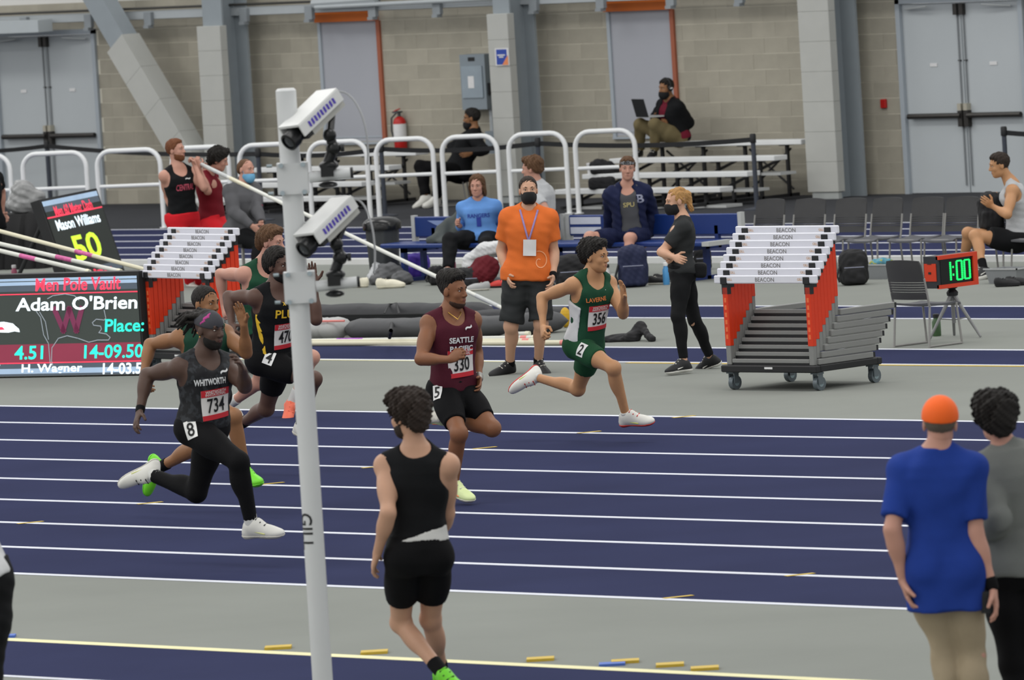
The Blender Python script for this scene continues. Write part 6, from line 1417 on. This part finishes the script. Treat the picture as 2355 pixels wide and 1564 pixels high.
pz = A(AY(1385, 400, 67.97)[0], 67.97, ZR[1]); lump('backpack', M_bk, 'black backpack on the bleacher plank behind the seated men', 'bag', [RB(pz + UPZ*.07, (LAT, VD, UPZ), (.15, .09, .08), .05, .03), EL(pz + UPZ*.11 - LAT*.03, (LAT, VD, UPZ), (.11, .08, .08), .05), EL(pz + UPZ*.05 + LAT*.14, (LAT, VD, UPZ), (.12, .07, .05), .04)], fold=.008)
pz = A(AY(1385, 433, 67.45)[0], 67.45, ZR[0]); lump('sports_bag', M_bk, 'black bag with red print on the front bleacher plank', 'bag', [RB(pz + UPZ*.07, (LAT, VD, UPZ), (.17, .09, .075), .05, .03)], fold=.006)
pz = A(AY(1357, 382, 67.97)[0], 67.97, ZR[1]); cup = empty('paper_cup', pz, 'white paper cup standing on the bleachers', 'cup'); MB().lathe(pz, [(.035, 0), (.045, .12)], 14).build('cup', M_stk, cup, smooth=True); MB().lathe(pz + UPZ*.12, [(.048, 0), (.048, .012), (.04, .018)], 14).build('lid', M_stk, cup, smooth=True)
# clothes
p = gp(905, 648); lump('folded_trousers', M_gcl, 'light grey trousers dropped over bags beside the dustbin', 'clothing', [RC(gp(856, 654, .06), gp(880, 640, .20), .055, .065), RC(gp(880, 640, .20), gp(915, 632, .24), .07, .07), RC(gp(915, 632, .24), gp(925, 640, .15), .06, .05)], fold=.010)
lump('jersey', M_dcl, 'dark grey garment lying in front of the purple backpack', 'clothing', [EL(gp(895, 652, .10), (LAT, VD, UPZ), (.16, .12, .13), .04), EL(gp(870, 655, .05), (LAT, VD, UPZ), (.10, .1, .07), .04), EL(gp(925, 655, .06), (LAT, VD, UPZ), (.12, .1, .09), .04)], fold=.012)
jb = A(AY(1010, 530, 56.8)[0], 56.8, ZBENCH)
lump('jacket', C('jacket_grey', '#4d5251'), 'grey jacket thrown over the back and seat of the bench', 'clothing', [RC(jb + A(.10, -.22, .03), jb + A(.16, -.02, .10), .06, .08), EL(jb + A(.22, -.12, .02), E3, (.16, .14, .05), .05), RC(jb + A(.12, -.05, .10), jb + A(.30, .15, .26), .10, .12), RC(jb + A(.30, .15, .26), jb + A(.62, .10, .24), .13, .10), EL(jb + A(.42, .02, .10), E3, (.2, .12, .14), .05)], fold=.012, fs=22, planes=[(jb + A(0, -.36, -.2), A(0, 0, -1))])
lump('white_hoodie', c_wht, 'white garment heaped on bags beside the man in orange', 'clothing', [RC(gp(1085, 655, .26), gp(1120, 655, .36), .08, .09), EL(gp(1092, 655, .22), (LAT, VD, UPZ), (.12, .10, .06), .04), RC(gp(1120, 655, .36), gp(1150, 655, .40), .09, .07)], fold=.010)
lump('sports_bag', C('bag_red_black', '#5a1a22'), 'dark red bag under the white garment', 'bag', [EL(gp(1100, 662, .12), (LAT, VD, UPZ), (.17, .13, .13), .04), EL(gp(1120, 660, .2), (LAT, VD, UPZ), (.15, .12, .14), .04)], fold=.008)
lump('black_cloth_heap', M_bk, 'black garment lying alone on the grey floor', 'clothing', [RC(gp(1455, 785, .03), gp(1475, 783, .13), .08, .035, .05), RC(gp(1475, 783, .13), gp(1500, 786, .02), .04, .03, .05), EL(gp(1425, 785, .02), (LAT, VD, UPZ), (.17, .10, .05), .05)], fold=.010)
# shoes
def shoe(px, py, ang, m, msole, label, z=0., name='shoe', g=1., Y=None):
    p = gp(px, py) if Y is None else A(AY(px, py, Y)[0], Y, z); p[2] = z; f = A(math.cos(ang), math.sin(ang), 0); l = A(-f[1], f[0], 0)
    r = empty(name, p, label, 'shoe', 'shoes on the floor'); a = p + UPZ*.088*g
    P = lambda e: [EL(a - UPZ*.035*g - f*.012*g, (l, f, UPZ), (.036*g+e, .05*g+e, .055*g+e), .03), EL(a - UPZ*.048*g + f*.075*g, (l, f, UPZ), (.039*g+e, .085*g+e, .042*g+e), .03), EL(a - UPZ*.06*g + f*.145*g, (l, f, UPZ), (.04*g+e, .065*g+e, .03*g+e), .03)]
    V, Q = net(P(0) + [EL(a + UPZ*.02 - f*.0, (l, f, UPZ), (.022*g, .04*g, .05*g), 0, 's')], .007, [(p + UPZ*.004, -UPZ), (a + UPZ*.01, UPZ)]); part('upper', [(V, Q)], m, r)
    V, Q = net(P(.005), .007, [(p, -UPZ), (p + UPZ*.022*g, UPZ)]); part('sole', [(V, Q)], msole, r)
    V, Q = net([RC(a - UPZ*(.002+.008*i)*g + f*(.035+.022*i)*g - l*.022*g, a - UPZ*(.002+.008*i)*g + f*(.035+.022*i)*g + l*.022*g, .0045, .0045, 0) for i in range(4)], .0045); part('laces', [(V, Q)], msole, r); return r
d0 = math.radians
shoe(838, 661, d0(170), M_cream, M_cream, 'cream clog, left one of the pair by the dustbin', name='clog', g=1.15)
shoe(880, 664, d0(40), M_cream, M_cream, 'cream clog, right one of the pair by the dustbin', name='clog', g=1.2)
shoe(1165, 661, d0(200), s_red, s_blk, 'red shoe on the floor left of the man in orange')
shoe(1128, 656, d0(80), mat('shoe_grey', '#77787a', .6), s_off, 'grey shoe standing on edge beside the red shoe')
shoe(1500, 655, d0(20), s_blk, s_off, 'black shoe beside the navy backpack, left one'); shoe(1515, 650, d0(30), s_blk, s_off, 'black shoe beside the navy backpack, right one')
shoe(1405, 650, d0(210), s_wht, s_off, 'white shoe left of the navy backpack'); shoe(1115, 668, d0(215), mat('shoe_silver', '#a5a6a6', .5), s_off, 'silver shoe before the black sports bag')
shoe(2300, 660, d0(30), s_blk, s_blk, 'black shoe before the grey tub, left one'); shoe(2325, 657, d0(20), s_blk, s_blk, 'black shoe before the grey tub, right one')
# bottles
def bottle(px, py, m, mcap, label, h_=.2, r_=.04, loop=False, z=0.):
    p = gp(px, py); p[2] = z; r = empty('water_bottle', p, label, 'bottle'); MB().lathe(p, [(r_*.9, 0), (r_, .01), (r_, h_*.78), (r_*.7, h_*.9), (r_*.6, h_)], 16).build('body', m, r, smooth=True)
    MB().lathe(p + UPZ*h_, [(r_*.75, 0), (r_*.75, .03), (r_*.6, .035)], 16).build('cap', mcap, r, smooth=True)
    if loop: MB().tube([p + UPZ*(h_+.03) + LAT*r_*1.0*math.cos(a) + UPZ*.045*math.sin(a) for a in np.linspace(0, math.pi, 9)], .010, 8).build('carry_loop', mcap, r, smooth=True)
M_mgb = mat('bottle_magenta', '#7a1d48', .3, .15, 12); bottle(1040, 640, M_mgb, mat('cap_magenta', '#9a2a66', .4), 'magenta water bottle with carry loop by the bench', .22, .05, True)
bottle(1533, 655, mat('bottle_blue', '#4c8fc4', .3), M_stk, 'blue labelled water bottle left of the woman', .2, .035)
bottle(2155, 773, mat('bottle_green_label', '#3f5a3a', .4, .2, 20), M_blk_pl, 'small dark bottle with green label by the tripod', .17, .04)
bottle(34, 648, mat('bottle_pink', '#a85a72', .4, .2, 12), M_stk, 'pink bottle before the black draped case', .16, .035)
bottle(1398, 652, M_stk, M_blk_pl, 'white bottle behind the green singlet runner', .17, .035)
wp, zc_ = WRAP; rt_b = empty('wrapped_bundle', (wp[0], wp[1], zc_), 'crumpled bundle in clear plastic wrap on the black cloth', 'bundle')
lump('wrap', M_wrap, 'crumpled wrap', '', [EL(wp + UPZ*.06 - LAT*.02, (LAT, VD, UPZ), (.14, .12, .15), .06), EL(wp + LAT*.12 - UPZ*.0, (LAT, VD, UPZ), (.12, .11, .09), .05), EL(wp - LAT*.05 - UPZ*.08, (LAT, VD, UPZ), (.19, .13, .11), .06)], fold=.016, fs=45, planes=[(wp*0 + UPZ*zc_, -UPZ)], root=rt_b)
# grey tubs
M_tub = mat('tub_grey', '#7f8284', .5, .04)
for px, py, w_, lab_ in ((2325, 650, .42, 'grey plastic tub at the right edge below the seat'), (2030, 640, .36, 'grey plastic tub under the stacking chairs')):
    p = gp(px, py); r = empty('plastic_tub', p, lab_, 'tub'); rr = []
    b = MB(); V = []; Fc = []
    for z, k in ((0, .84), (.15, 1.), (.15, .95), (.02, .8)):
        for a, c in ((-1, -1), (1, -1), (1, 1), (-1, 1)): V.append(p + A(a*w_/2*k, c*w_*.36*k, z))
    for j in range(3):
        for i in range(4): Fc.append((j*4+i, j*4+(i+1) % 4, (j+1)*4+(i+1) % 4, (j+1)*4+i))
    Fc += [(3, 2, 1, 0), (12, 13, 14, 15)]; b.add(V, Fc).build('tub', M_tub, r); MB().box(p[0]-w_*.53, p[0]+w_*.53, p[1]-w_*.385, p[1]-w_*.355, .142, .156).box(p[0]+w_*.50, p[0]+w_*.53, p[1]-w_*.385, p[1]+w_*.385, .142, .156).build('rim', mat('tub_rim', '#a9abab', .5), r)
p = gp(2030, 640); lump('towel', mat('towel_multi', '#4f8a9c', .8, .2, 9, col2='#9a9a3a'), 'blue green patterned cloth in the tub under the chairs', 'cloth', [EL(p + UPZ*.16, (LAT, VD, UPZ), (.13, .09, .05), .02)], fold=.008)
p = gp(1945, 640); MB().ball(p + UPZ*.05, (.05, .04, .05)).ball(p + UPZ*.06 + LAT*.03, (.04, .04, .05)).build('snack_bag', mat('snack_yellow', '#c9a14e', .5, .2, 20), label='crumpled yellow and white packet on the floor by the black backpack', cat='packet', smooth=True)
